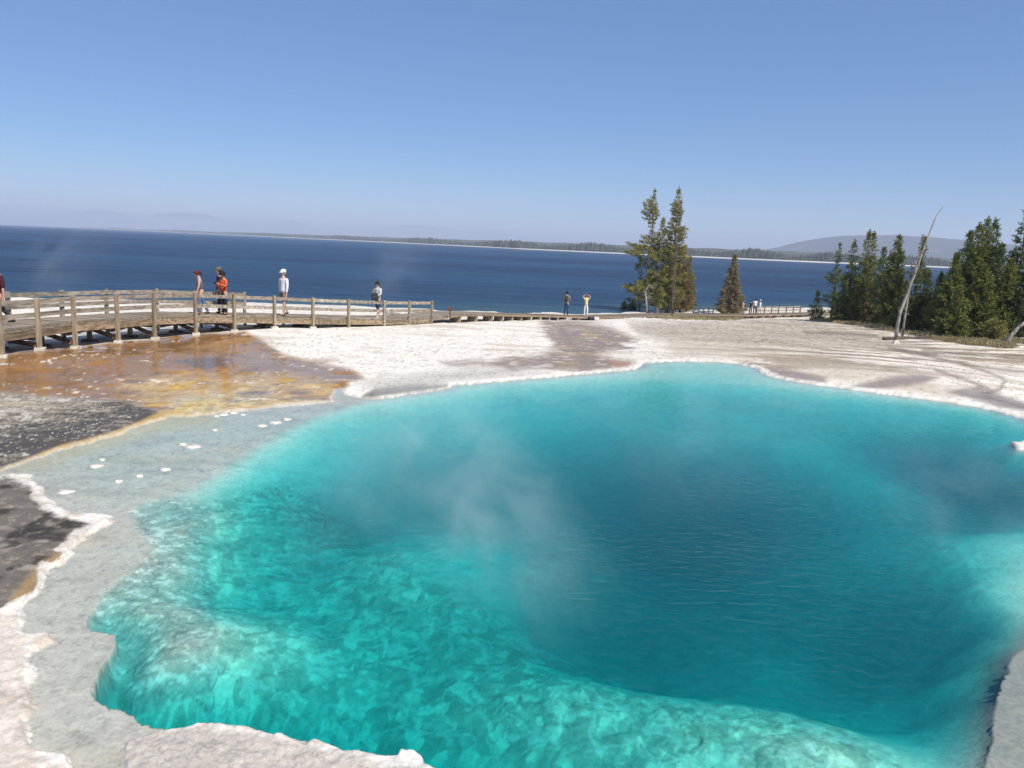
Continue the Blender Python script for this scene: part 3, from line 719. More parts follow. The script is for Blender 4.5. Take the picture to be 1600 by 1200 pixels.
va = N(nt, 'ShaderNodeVolumeAbsorption'); va.inputs['Color'].default_value = (0.0, 0.826, 0.853, 1); va.inputs['Density'].default_value = 3.65
vs = N(nt, 'ShaderNodeVolumeScatter'); vs.inputs['Color'].default_value = (0.05, 0.84, 0.97, 1); vs.inputs['Density'].default_value = 0.32; vs.inputs['Anisotropy'].default_value = 0.3
av = N(nt, 'ShaderNodeAddShader'); L(va.outputs[0], av.inputs[0]); L(vs.outputs[0], av.inputs[1])
L(av.outputs[0], out.inputs['Volume'])
pool = np_mesh('pool_water', np.concatenate([top, bot]), Fw, wm, 'structure', smooth=False)
lsd = poly_sd(Lp, top[:, 0], top[:, 1])
rip = (0.05 + 0.27 * sstep(0.3, -1.2, lsd)) * (0.65 + 0.9 * np.clip(fbm(top[:, 0] * .22, top[:, 1] * .4, 3, 77) + .3, 0, 1))
ar = pool.data.attributes.new('ripple', 'FLOAT', 'POINT'); ar.data.foreach_set('value', np.concatenate([rip, rip]).astype(np.float32))

# ------------------------------------------------------------------ lake
lm, nt, out = mat_new('lake_water'); L = nt.links.new
tc = N(nt, 'ShaderNodeTexCoord')
mp1 = N(nt, 'ShaderNodeMapping'); mp1.inputs['Scale'].default_value = (0.5, 1.0, 1.0)
L(tc.outputs['Object'], mp1.inputs[0])
w1 = N(nt, 'ShaderNodeTexNoise'); w1.inputs['Scale'].default_value = 0.06; w1.inputs['Detail'].default_value = 9; w1.inputs['Roughness'].default_value = 0.72
L(mp1.outputs[0], w1.inputs['Vector'])
bp = N(nt, 'ShaderNodeBump'); bp.inputs['Strength'].default_value = 1.0; bp.inputs['Distance'].default_value = 7.0
L(w1.outputs[0], bp.inputs['Height'])
mp2 = N(nt, 'ShaderNodeMapping'); mp2.inputs['Scale'].default_value = (0.25, 1.0, 1.0); mp2.inputs['Rotation'].default_value = (0, 0, deg(-6)); L(tc.outputs['Object'], mp2.inputs[0])
w3 = N(nt, 'ShaderNodeTexNoise'); w3.inputs['Scale'].default_value = 0.008; w3.inputs['Detail'].default_value = 5; L(mp2.outputs[0], w3.inputs['Vector'])
cr = N(nt, 'ShaderNodeValToRGB'); cr.color_ramp.elements[0].position = .4; cr.color_ramp.elements[0].color = (0.003, 0.026, 0.075, 1); cr.color_ramp.elements[1].position = .6; cr.color_ramp.elements[1].color = (0.012, 0.068, 0.15, 1)
L(w3.outputs[0], cr.inputs[0])
sh = N(nt, 'ShaderNodeAttribute', attribute_name='shallow')
mc = N(nt, 'ShaderNodeMix', data_type='RGBA'); mc.inputs['B'].default_value = (0.05, 0.12, 0.16, 1)
L(sh.outputs['Fac'], mc.inputs['Factor']); L(cr.outputs[0], mc.inputs['A'])
p = N(nt, 'ShaderNodeBsdfPrincipled'); p.inputs['Roughness'].default_value = 0.35; p.inputs['IOR'].default_value = 1.2
L(mc.outputs['Result'], p.inputs['Base Color']); L(bp.outputs[0], p.inputs['Normal']); L(p.outputs[0], out.inputs[0])
w4 = N(nt, 'ShaderNodeTexNoise'); w4.inputs['Scale'].default_value = 0.16; w4.inputs['Detail'].default_value = 6; w4.inputs['Roughness'].default_value = .7; L(mp2.outputs[0], w4.inputs['Vector'])
ms = N(nt, 'ShaderNodeMapRange'); ms.inputs['From Min'].default_value = .3; ms.inputs['From Max'].default_value = .7; ms.inputs['To Min'].default_value = 0.0; ms.inputs['To Max'].default_value = 0.75; L(w4.outputs[0], ms.inputs[0]); L(ms.outputs[0], p.inputs['Specular IOR Level'])
thl = np.linspace(-math.pi, math.pi, 361)[:-1]
rl = np.concatenate([np.linspace(60, 220, 60), np.geomspace(230, 30000, 40)])
LX, LY, LF = polar_grid(thl, rl)
lake = np_mesh('lake', np.stack([LX, LY, np.full(LX.shape, LAKE_Z)], -1).reshape(-1, 3), LF[:, ::-1], lm, 'structure')
gz_l = np.where(np.hypot(LX, LY) < 240, BASE(LX, LY).reshape(LX.shape), -20)
al = lake.data.attributes.new('shallow', 'FLOAT', 'POINT'); al.data.foreach_set('value', (0.8 * sstep(0.9, 0.05, LAKE_Z - gz_l)).astype(np.float32).ravel())

# ------------------------------------------------------------------ far shore, wood and hills
rnd = random.Random(8)
SH = [(128, 8200), (160, 7600), (230, 6300), (300, 5300), (450, 3700), (600, 2850), (800, 1900), (1000, 1620), (1240, 1480), (1465, 1560), (1640, 1560), (1900, 1500), (2400, 1300)]
def shore(px):
    return float(np.interp(px, [s[0] for s in SH], [s[1] for s in SH]))
V = []; Fq = []
cols = np.concatenate([np.linspace(128, 2400, 400)])
prof = [(-0.004, -1.0), (0.0, 0.1), (0.004, 1.6), (0.012, 2.4), (0.05, 8), (0.3, 22), (0.8, 26), (1.2, -20)]
for i, px in enumerate(cols):
    d = shore(px); t = math.tan(math.atan((px - 800) / FPX))
    taper = min(1, (px - 128) / 250)
    for f_, z in prof:
        dd = d * (1 + f_)
        V.append((dd * t, dd, LAKE_Z + z * (1 if z < 3 else (0.35 + 0.65 * taper)) + (0.8 * math.sin(px * .11) if z > 3 else 0)))
k = len(prof)
for i in range(len(cols) - 1):
    for j in range(k - 1):
        a = i * k + j
        Fq.append((a, a + k, a + k + 1, a + 1))
sm, nt, out = mat_new('far_shore_land'); L = nt.links.new
gm_ = N(nt, 'ShaderNodeNewGeometry'); sp = N(nt, 'ShaderNodeSeparateXYZ'); L(gm_.outputs['Position'], sp.inputs[0])
mr = N(nt, 'ShaderNodeMapRange'); mr.inputs['From Min'].default_value = LAKE_Z + 1.9; mr.inputs['From Max'].default_value = LAKE_Z + 2.6; L(sp.outputs[2], mr.inputs[0])
mc = N(nt, 'ShaderNodeMix', data_type='RGBA'); mc.inputs['A'].default_value = (0.55, 0.52, 0.47, 1); mc.inputs['B'].default_value = (0.06, 0.075, 0.045, 1); L(mr.outputs[0], mc.inputs['Factor'])
p = N(nt, 'ShaderNodeBsdfPrincipled'); p.inputs['Roughness'].default_value = 0.9; L(mc.outputs['Result'], p.inputs['Base Color']); L(p.outputs[0], out.inputs[0])
np_mesh('far_shore', V, Fq, sm, 'structure', smooth=True)
# the wood on it: thousands of conifer crowns in one mass
tv = []; tf = []
for i in range(5200):
    px = rnd.uniform(131, 2300)
    d0 = shore(px); f_ = 0.013 + 0.05 * rnd.random() ** 1.6
    d = d0 * (1 + f_); t = (px - 800) / FPX
    h = rnd.uniform(9, 19) * (0.8 + 0.3 * math.sin(px * .05)) * (0.55 if px < 170 else 1); w = h * rnd.uniform(.16, .26) + d * 0.0006
    x, y = d * t, d; z = LAKE_Z + 2.4 + 80 * (f_ - .012)
    i0 = len(tv)
    for j in range(5):
        a = 2 * math.pi * j / 5 + rnd.random()
        tv.append((x + w * math.cos(a), y + w * math.sin(a), z + h * .1))
    tv.append((x, y, z + h)); 
    for j in range(5): tf.append((i0 + j, i0 + (j + 1) % 5, i0 + 5))
fo = np_mesh('far_wood', tv, tf, noisy('far_conifers', (0.03, 0.042, 0.025), (0.065, 0.08, 0.045), 0.02, 0.9, 0), 'stuff', smooth=False)
tag(fo, 'dark conifer wood along the far lake shore', 'forest')
def hill(name, pts, d, depth, base_drop, seed, mat, kind='structure'):
    xs = np.linspace(pts[0][0], pts[-1][0], 160)
    tops = np.interp(xs, [q[0] for q in pts], [q[1] for q in pts])
    K = np.array([1, 2, 3, 2, 1]) / 9; tops = np.convolve(np.pad(tops, 2, 'edge'), K, 'valid')
    rows = np.linspace(-1, 1, 25)
    V = []; Fq = []
    for i, px in enumerate(xs):
        hor = 350 + 0.042 * px
        hh = max((hor - tops[i]) / FPX * d, 0) + 8.0
        for j, s in enumerate(rows):
            y = d + depth * s
            prof = math.cos(s * math.pi / 2) ** 1.3
            n_ = float(fbm(np.array([px * .02]), np.array([s * 2.5]), 4, seed)[0])
            V.append((d * (px - 800) / FPX, y, LAKE_Z + hh * prof * (1 + 0.14 * n_ * (1 - abs(prof - .5)) * (0 if abs(s) < 0.01 else 1)) - base_drop * (1 - prof)))
    for i in range(len(xs) - 1):
        for j in range(24):
            a = i * 25 + j
            Fq.append((a, a + 25, a + 26, a + 1))
    return np_mesh(name, V, Fq, mat, kind)
hm1 = noisy('wooded_hill', (0.035, 0.05, 0.055), (0.26, 0.22, 0.19), 0.004, 0.95, 0, (1, 1, 0.4), lo=0.58, hi=0.85)
hill('hill', [(1120, 397), (1180, 391), (1225, 384), (1245, 376), (1270, 371.5), (1300, 369), (1345, 368), (1400, 370), (1450, 373), (1490, 377), (1560, 384), (1640, 388), (1760, 398), (1900, 408)], 5600, 1300, 10, 3, hm1)
hm2 = noisy('distant_mountain', (0.06, 0.07, 0.07), (0.16, 0.15, 0.14), 0.002, 0.95, 0)
hill('distant_mountains', [(-300, 335), (-100, 333), (20, 336), (100, 338), (160, 329), (220, 341), (270, 333), (320, 335), (360, 347), (420, 350), (450, 345), (480, 352), (560, 358), (640, 352), (720, 362), (800, 366), (860, 370), (950, 384)], 25000, 2500, 30, 7, hm2)

# ------------------------------------------------------------------ boardwalk
rnd = random.Random(21)
# near edge of the deck: photo column, metres ahead, drop below the eye to the deck, drop to the ground
BW = [(-190, 14.8, 2.62, 3.42), (-125, 16.4, 2.66, 3.42), (-62, 18.0, 2.70, 3.42), (-5, 19.5, 2.75, 3.42), (55, 21.1, 2.80, 3.42), (112, 22.8, 2.84, 3.62), (180, 24.3, 2.87, 3.6), (238, 25.9, 2.91, 3.65), (303, 27.3, 2.95, 3.67), (364, 28.7, 3.06, 3.68), (427, 30.0, 3.15, 3.65), (487, 31.3, 3.26, 3.73),
      (543, 32.6, 3.36, 3.8), (598, 33.9, 3.45, 3.82), (637, 35.5, 3.54, 3.88), (672, 37.2, 3.63, 3.93)]
EDGE = []
for px, d, Hd, Hg in BW:
    t = (px - 800) / FPX
    # the lateral offset for a point d ahead at drop Hd (accounts for roll and pitch)
    x = d * t
    for _ in range(6):
        qx, qy = project(np.array([x]), np.array([d]), np.array([CAM_Z - Hd]))
        x += (px - qx[0]) * d / FPX
    EDGE.append((Vector((x, d, CAM_Z - Hd)), CAM_Z - Hg))
TAIL = []
for px, py, d in [(720, 490.5, 40.5), (770, 490.2, 44.5), (830, 492.2, 51), (885, 493.5, 57), (925, 495.5, 60), (975, 494.5, 64), (1020, 493, 68), (1060, 491.8, 72), (1110, 492, 79), (1168, 492.5, 90), (1215, 491.5, 95), (1268, 490.5, 100), (1320, 489, 108)]:
    TAIL.append(Vector(at_d(px, py, d)))
def offs(pts, i):        # unit vector pointing across the deck, away from the camera
    a = pts[max(i - 1, 0)]; b = pts[min(i + 1, len(pts) - 1)]
    d = (b - a); d.z = 0; d.normalize()
    n = Vector((-d.y, d.x, 0))
    return n
PTS = [e[0] for e in EDGE] + TAIL
WIDTH = 2.05
bw = empty('boardwalk', tuple(EDGE[0][0]))
tag(bw, 'long weathered wooden boardwalk on braced posts, curving past the orange run-off', 'boardwalk')
INV = Matrix.Translation(-Vector(EDGE[0][0]))
def bpart(name, mb, mat):
    o = mb.build(name, mat, bw)
    o.matrix_parent_inverse = INV
    return o
cross = [offs(PTS, i) for i in range(len(PTS))]
# planks laid across
pl_me = None
mb0 = MB(); mb0.box((0, 0, 0), (0.068, WIDTH / 2 + .05, 0.02)); pl_me = bpy.data.meshes.new('plank'); pl_me.from_pydata(mb0.v, [], mb0.f); pl_me.materials.append(M['plank'])
cum = [0]
for i in range(len(PTS) - 1): cum.append(cum[-1] + (PTS[i + 1] - PTS[i]).length)
def along(s):
    i = min(max(int(np.searchsorted(cum, s)) - 1, 0), len(PTS) - 2)
    f_ = (s - cum[i]) / (cum[i + 1] - cum[i])
    return PTS[i].lerp(PTS[i + 1], f_), cross[i].lerp(cross[i + 1], f_).normalized(), (PTS[i + 1] - PTS[i]).normalized(), i
s_end = cum[len(EDGE) + 8]
step = 0.146; rest = MB(); count = 0; s_ = 0.05
while s_ < cum[-1] - 0.1:
    P, n, d, i = along(s_)
    c = P + n * (WIDTH / 2) + Vector((0, 0, -0.02 + rnd.uniform(-.004, .004)))
    up = n.cross(d) * -1
    u = d.cross(n); u.normalize()
    if u.z < 0: u = -u
    dd = n.cross(u).normalized()
    R = Matrix((dd, n, u)).transposed().to_4x4()
    if count < 292:
        o = inst('plank', pl_me, bw, Matrix.Translation(c) @ R)
        o.matrix_parent_inverse = INV
    else:
        rest.box(c, (0.068, WIDTH / 2, 0.02), R.to_3x3())
    count += 1; s_ += step
o = bpart('plank_run', rest, M['plank']); o['kind'] = 'stuff'
o['label'] = 'distant low run of deck planks'
# fascia boards and stringers along both edges
for i in range(len(PTS) - 1):
    a, b = PTS[i], PTS[i + 1]
    for side in (0, 1):
        mb = MB(); oa = a + cross[i] * (WIDTH * side + (0.02 if side else -0.022)); ob = b + cross[i + 1] * (WIDTH * side + (0.02 if side else -0.022))
        hh = 0.15 if i < len(EDGE) - 1 else 0.11
        mb.bar(oa + Vector((0, 0, -0.02 - hh / 2 - 0.005)), ob + Vector((0, 0, -0.02 - hh / 2 - 0.005)), 0.04, hh)
        bpart('fascia', mb, M['wood'])
    if side == 1:
        mb = MB(); o2 = Vector((0, 0, -0.005))
        mb.bar(a + cross[i] * 0.0 + Vector((0, 0, -0.205)), b + cross[i + 1] * 0.0 + Vector((0, 0, -0.205)), 0.09, 0.07) if i < len(EDGE) - 1 else None
        if mb.v: bpart('stringer', mb, M['wood'])
# toe board on top of the near edge
for i in range(len(EDGE) - 1):
    mb = MB(); mb.bar(PTS[i] + cross[i] * 0.06 + Vector((0, 0, 0.03)), PTS[i + 1] + cross[i + 1] * 0.06 + Vector((0, 0, 0.03)), 0.08, 0.05)
    bpart('kerb_board', mb, M['plank'])
RAIL = 0.82
nE = len(EDGE)
NEAR = list(range(nE)); FAR = [i for i in range(nE) if i <= 9 or i == 10]
fx = {}
for i in NEAR:
    P, zg = EDGE[i]
    n = cross[i]
    base = P - n * 0.09
    zb = hz(base.x, base.y)
    mb = MB(); mb.box((base.x, base.y, (P.z + RAIL + 0.03 + zb - .05) / 2), (0.05, 0.05, (P.z + RAIL + 0.03 - zb + .05) / 2), Matrix.Rotation(math.atan2(n.y, n.x), 3, 'Z'))
    bpart('post', mb, M['wood_post'] if i < 13 else M['wood_grey'])
    if i < 12:
        mb = MB(); mb.box((base.x, base.y, zb + 0.03), (0.12, 0.10, 0.05), Matrix.Rotation(rnd.uniform(0, 1), 3, 'Z'), 0.01, rnd); bpart('footing', mb, M['concrete'])
    # inner support posts, cross beam and braces
    q = P + n * (WIDTH * 0.52); qz = hz(q.x, q.y)
    r_ = P + n * (WIDTH + 0.09); rz_ = hz(r_.x, r_.y)
    if P.z - 0.25 - zb > 0.12:
        mb = MB(); mb.box((q.x, q.y, (P.z - .24 + qz) / 2), (0.06, 0.06, max((P.z - .24 - qz) / 2, .02))); bpart('pile', mb, M['wood_post'])
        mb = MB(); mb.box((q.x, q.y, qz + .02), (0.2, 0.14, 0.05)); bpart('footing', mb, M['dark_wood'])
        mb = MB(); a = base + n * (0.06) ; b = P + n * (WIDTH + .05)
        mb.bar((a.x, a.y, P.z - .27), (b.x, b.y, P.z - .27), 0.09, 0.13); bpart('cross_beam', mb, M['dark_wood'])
        for sgn in (0, 1):
            c0 = q if not sgn else q
            e0 = base + n * 0.06 if not sgn else r_ - n * 0.06
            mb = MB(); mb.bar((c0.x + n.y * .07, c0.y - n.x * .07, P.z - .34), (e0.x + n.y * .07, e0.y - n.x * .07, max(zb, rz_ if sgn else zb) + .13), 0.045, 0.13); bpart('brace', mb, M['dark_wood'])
        mb = MB(); mb.box((r_.x, r_.y, (P.z - .2 + rz_) / 2), (0.05, 0.05, max((P.z - .2 - rz_) / 2, .02))); 
        if i not in FAR: bpart('pile', mb, M['wood_post'])
    if i in FAR:
        mb = MB(); mb.box((r_.x, r_.y, (P.z + RAIL + 0.03 + rz_) / 2), (0.05, 0.05, (P.z + RAIL + .03 - rz_) / 2), Matrix.Rotation(math.atan2(n.y, n.x), 3, 'Z')); bpart('post', mb, M['wood_grey'])
def rail(i, j, side, zoff, hh=0.13):
    n0, n1 = cross[i], cross[j]
    off = (-0.018 if side == 0 else WIDTH + 0.018)
    mb = MB(); mb.bar(PTS[i] + n0 * off + Vector((0, 0, zoff)), PTS[j] + n1 * off + Vector((0, 0, zoff)), 0.04, hh)
    bpart('rail', mb, M['wood_grey'])
for i in range(nE - 1):
    rail(i, i + 1, 0, RAIL - 0.085); rail(i, i + 1, 0, RAIL * 0.46)
    if i + 1 in FAR:
        rail(i, i + 1, 1, RAIL - 0.085); rail(i, i + 1, 1, RAIL * 0.46)
# short sleepers carrying the low part
for k, i in enumerate(range(nE, len(PTS) - 1)):
    L_ = (PTS[i + 1] - PTS[i]).length; m_ = max(2, int(L_ / 1.6))
    for j in range(m_):
        P = PTS[i].lerp(PTS[i + 1], j / m_); n = cross[i]
        zb = hz(P.x, P.y)
        if P.z - .13 - zb > .01:
            mb = MB(); mb.box((P.x + n.x * .3, P.y + n.y * .3, (P.z - .13 + zb - .03) / 2), (0.09, 0.28, max(.02, (P.z - .13 - zb + .03) / 2)), Matrix.Rotation(math.atan2(n.y, n.x) - math.pi / 2, 3, 'Z')); bpart('sleeper', mb, M['wood_post'])
# guard rail on the far bend, seen small beyond the lone tree
gr = empty('guard_rail', tuple(PTS[-4])); tag(gr, 'far guard rail with small posts, right of the group in white', 'railing')
INV2 = Matrix.Translation(-Vector(PTS[-4]))
def gpart(name, mb, mat):
    o = mb.build(name, mat, gr); o.matrix_parent_inverse = INV2
gpts = []
for px, py, d in [(1182, 490.0, 95), (1194, 489.8, 96), (1205, 489.6, 97), (1216, 489.3, 98), (1228, 489, 99), (1239, 488.6, 100), (1250, 488.2, 101)]:
    gpts.append(Vector(at_d(px, py, d)))
for i, P in enumerate(gpts):
    mb = MB(); mb.box((P.x, P.y, P.z + .35), (.06, .06, .55)); gpart('post', mb, M['dark_wood'])
    if i: 
        for zz in (.35, .78):
            mb = MB(); mb.bar(gpts[i - 1] + Vector((0, 0, zz)), P + Vector((0, 0, zz)), .04, .13); gpart('rail', mb, M['wood_grey'])
# blue-grey bench and rail left of the lone tree
M['bluewood'] = noisy('blue_grey_wood', (0.05, 0.07, 0.10), (0.11, 0.14, 0.18), 9, .8, .2)
br = empty('viewing_rail', tuple(at_d(1083, 491, 84))); tag(br, 'dark blue-grey viewing rail with a boxed end, left of the lone conical tree', 'railing')
INV3 = Matrix.Translation(-Vector(at_d(1083, 491, 84)))
bp_ = [Vector(at_d(px, 491 + (px - 1083) * .02, 84 + (px - 1083) * .06)) for px in (1083, 1091.5, 1099, 1107, 1114)]
for i, P in enumerate(bp_):
    mb = MB(); mb.box((P.x, P.y, P.z + .4), (.06, .06, .45)); o = mb.build('post', M['bluewood'], br); o.matrix_parent_inverse = INV3
    if i:
        for zz, hh in ((.78, .13), (.32, .12)) if i > 1 else ((.78, .16), (.45, .10), (.18, .26)):
            mb = MB(); mb.bar(bp_[i - 1] + Vector((0, 0, zz)), P + Vector((0, 0, zz)), .05, hh); o = mb.build('rail', M['bluewood'], br); o.matrix_parent_inverse = INV3
# small trail sign beside the deck
P = Vector(at_d(703, 497.5, 38.6)); P.z = hz(P.x, P.y)
sg = empty('trail_sign', tuple(P)); tag(sg, 'small rust brown trail marker at the deck edge right of the last rail post', 'sign')
M['rust'] = noisy('rust_brown', (0.05, 0.028, 0.02), (0.11, 0.06, 0.04), 20, .8, .2)
zt = CAM_Z - 3.62 - P.z
mb = MB(); mb.tube([(0, 0, -.05), (0, 0, zt + .30)], [.03, .03]); mb.build('post', M['rust'], sg)
mb = MB(); mb.box((0, 0, zt + .36), (.12, .03, .10), Matrix.Rotation(-.5, 3, 'X')); mb.build('sign_panel', M['rust'], sg)
# drain pipe end poking out under the low deck
P = Vector(at_d(925, 499.5, 59)); P.z = hz(P.x, P.y) + .12
dp = empty('drain_pipe', tuple(P), 0.4); tag(dp, 'black drain pipe with a pale collar under the low boardwalk near the woman in yellow', 'pipe')
M['black'] = noisy('black_plastic', (0.012, 0.012, 0.014), (0.03, 0.03, 0.03), 10, .5, .1)
mb = MB(); mb.tube([(-.35, 0, 0), (.1, -.1, 0)], [.16, .16], 12); mb.build('pipe', M['black'], dp, True)
mb = MB(); mb.tube([(.1, -.1, 0), (.45, -.18, -.02)], [.2, .2], 12); mb.build('collar', M['concrete'], dp, True)

# ------------------------------------------------------------------ trees
def tuft_arrays(cent, dirs, ln, wd, rg, n):
    """n needle blades around every centre: thin triangles pairs fanning along dirs"""
    cent = np.repeat(cent, n, 0); dirs = np.repeat(dirs, n, 0)
    ln = np.repeat(ln, n); m_ = len(cent)
    d = dirs + rg.normal(0, 0.75, (m_, 3)); d /= np.linalg.norm(d, axis=1)[:, None] + 1e-9
    sd = np.cross(d, rg.normal(0, 1, (m_, 3))); sd /= np.linalg.norm(sd, axis=1)[:, None] + 1e-9
    l_ = ln * rg.uniform(0.6, 1.25, m_); w_ = wd * rg.uniform(0.7, 1.4, m_)
    o_ = cent + rg.normal(0, 0.05, (m_, 3))
    a = o_ - sd * w_[:, None] * 0.35; b = o_ + sd * w_[:, None] * 0.35
    c_ = o_ + d * l_[:, None] + sd * w_[:, None] * 0.6; e = o_ + d * l_[:, None] - sd * w_[:, None] * 0.6
    V = np.stack([a, b, c_, e], 1).reshape(-1, 3)
    return V, np.arange(len(V)).reshape(-1, 4)
def conifer(px, py, ptop, label, group=None, needle='needle', bark='bark', rw=0.17, bare=0.12, dens=1.0, lean=0.0, seed=0, droop=0.1, gaps=0.2, dead_limbs=0.15, prof='spire', name='pine_tree', d=None, skew=0.0, cat='tree', side=0.0, tuft=0.34):
    rd = random.Random(seed); rg = np.random.default_rng(seed)
    P = ground_at(px, py) if d is None else Vector(at_d(px, py, d))
    if d is not None: P.z = hz(P.x, P.y)
    hor = 350 + .042 * px
    dist = math.hypot(P.x, P.y)
    h = (py - ptop) / FPX * P.y * 1.01
    root = empty(name, tuple(P - Vector((0, 0, .05)))); tag(root, label, cat, group)
    lx = lean * h
    def axis(f_): return Vector((lx * f_ + skew * h * math.sin(f_ * 3) * .1, 0.0, h * f_))
    mb = MB(); ks = [0, .02, .1, .25, .45, .65, .82, 1]
    r0 = 0.014 * h + .03
    mb.tube([axis(k) + Vector((rd.uniform(-1, 1) * .006 * h * (k > 0), 0, 0)) for k in ks], [r0 * (1.25 if k == 0 else max(1 - k, .04)) for k in ks], 7)
    mb.build('trunk', M[bark], root, True)
    lb = MB(); cents = []; dirs = []; lens = []
    z_ = bare * h + .1
    Rm = rw * h
    while z_ < h * 0.985:
        f_ = z_ / h; g = (f_ - bare) / (1 - bare)
        if prof == 'spire': env = (1 - g) ** 0.8 * min(1, .55 + g * 4) * (1 + .22 * math.sin(g * 31 + seed))
        elif prof == 'cone': env = (1 - g) ** 1.0 * min(1, .75 + g * 3)
        elif prof == 'round': env = math.sin(min(1, g * .85 + .18) * math.pi) ** .6
        else: env = (1 - g ** 1.6) * (.55 + .45 * math.sin(g * 17 + seed)) * min(1, .5 + g * 2)
        nb = max(3, int(rd.uniform(4.2, 6.8) * dens))
        az0 = rd.random() * 7
        for b_ in range(nb):
            if rd.random() < gaps * (0.4 + 0.6 * (1 - g)): continue
            az = az0 + b_ * 2 * math.pi / nb + rd.uniform(-.35, .35)
            L_ = max(.09, Rm * env * rd.uniform(.6, 1.15) * (1 + side * math.cos(az)))
            up = (-droop + .55 * g ** 2 + rd.uniform(-.12, .12))
            A = axis(f_); dv = Vector((math.cos(az), math.sin(az), up)).normalized()
            mid_ = A + dv * L_ * .55 + Vector((0, 0, -.03 * L_)); tip = A + dv * L_ + Vector((0, 0, .10 * L_))
            rr0 = .008 * L_ + .010
            lb.tube([A, mid_, tip], [rr0, rr0 * .6, .005], 3, False)
            if rd.random() < dead_limbs * (1 - g): continue
            nt_ = max(2, int(L_ / .17))
            for k in range(nt_):
                u_ = (k + 1) / nt_
                if u_ < .22 and L_ > .6: continue
                c_ = (A.lerp(mid_, u_ * 2) if u_ < .5 else mid_.lerp(tip, u_ * 2 - 1))
                spread = .16 * L_ * (1.1 - u_) + .03
                for s2 in range(2 if L_ > .5 else 1):
                    cents.append((c_.x + rd.uniform(-1, 1) * spread * abs(dv.y) + rd.uniform(-.05, .05), c_.y + rd.uniform(-1, 1) * spread * abs(dv.x), c_.z + rd.uniform(-.07, .09)))
                    dirs.append((dv.x * .9, dv.y * .9, .35)); lens.append(tuft * rd.uniform(.7, 1.2) * (.6 + .4 * (1 - g)) * (.75 + .25 * env))
        z_ += rd.uniform(.75, 1.25) * max(.16, .030 * h) / max(dens, .5)
    for k in range(6):
        f_ = 1 - k * .012; a = axis(f_); cents.append(tuple(a)); dirs.append((rd.uniform(-.3, .3), rd.uniform(-.3, .3), 1.3)); lens.append(.13)
    lb.build('branches', M[bark], root, False)['kind'] = 'stuff'
    V, Fq = tuft_arrays(np.array(cents), np.array(dirs), np.array(lens), 0.05, rg, 7)
    o = np_mesh('crown', V, Fq, M[needle], smooth=False); o.parent = root; o['kind'] = 'stuff'
    return root
# middle group on the lake side
G1 = 'trees of the middle stand by the lake'
conifer(1011, 488, 301, 'tall open-crowned pine with drooping layered limbs, leftmost of the middle stand', G1, 'needle_olive', 'bark_grey', .225, .12, 1.15, -.01, 101, .12, .22, .28, 'layer', side=-.4, tuft=.46)
conifer(1046, 489, 299, 'tallest straight green pine of the middle stand, left of the bare snag', G1, 'needle_olive', 'bark', .15, .10, 1.2, .0, 102, .06, .16, .22, 'spire', tuft=.44)
conifer(1027, 489, 345, 'slim shorter pine between the two tall pines of the middle stand', G1, 'needle_olive', 'bark_grey', .2, .08, 1.1, -.01, 103, .12, .2, .3, 'spire', tuft=.42)
conifer(1062, 488, 388, 'bushy browning fir at the right front of the middle stand', G1, 'needle_brown', 'bark', .27, .06, 1.15, .0, 104, .08, .15, .2, 'cone', 'fir_tree')
conifer(1072, 487, 402, 'low green bushy fir at the right end of the middle stand', G1, 'needle_olive', 'bark', .2, .04, 1.1, 0, 105, .1, .12, .1, 'cone', 'fir_tree')
conifer(1040, 488, 395, 'low olive fir tucked under the tall pines of the middle stand', G1, 'needle_olive', 'bark_grey', .26, .04, 1.0, 0, 106, .15, .25, .3, 'cone', 'fir_tree')
conifer(999, 486, 405, 'ragged low grey pine with bare limbs at the left foot of the middle stand', G1, 'needle_olive', 'bark_grey', .36, .06, .8, -.05, 107, .2, .35, .4, 'layer', side=-.3)
conifer(975, 484, 472, 'tiny pine sapling alone in the dry grass left of the middle stand', 'saplings in the dry grass', 'needle_dark', 'bark', .36, .05, 1.2, 0, 108, 0, .1, 0, 'cone', 'pine_sapling', cat='sapling')
conifer(988, 485, 474, 'tiny pine sapling with rounded top, close to the foot of the middle stand', 'saplings in the dry grass', 'needle_dark', 'bark', .5, .05, 1.2, 0, 109, 0, .1, 0, 'round', 'pine_sapling', cat='sapling')
conifer(1140, 491, 398, 'lone cone-shaped grey-brown fir beside the far boardwalk', None, 'needle_greybrown', 'bark_grey', .255, .02, 1.6, 0, 110, .12, .1, .12, 'cone', 'fir_tree')
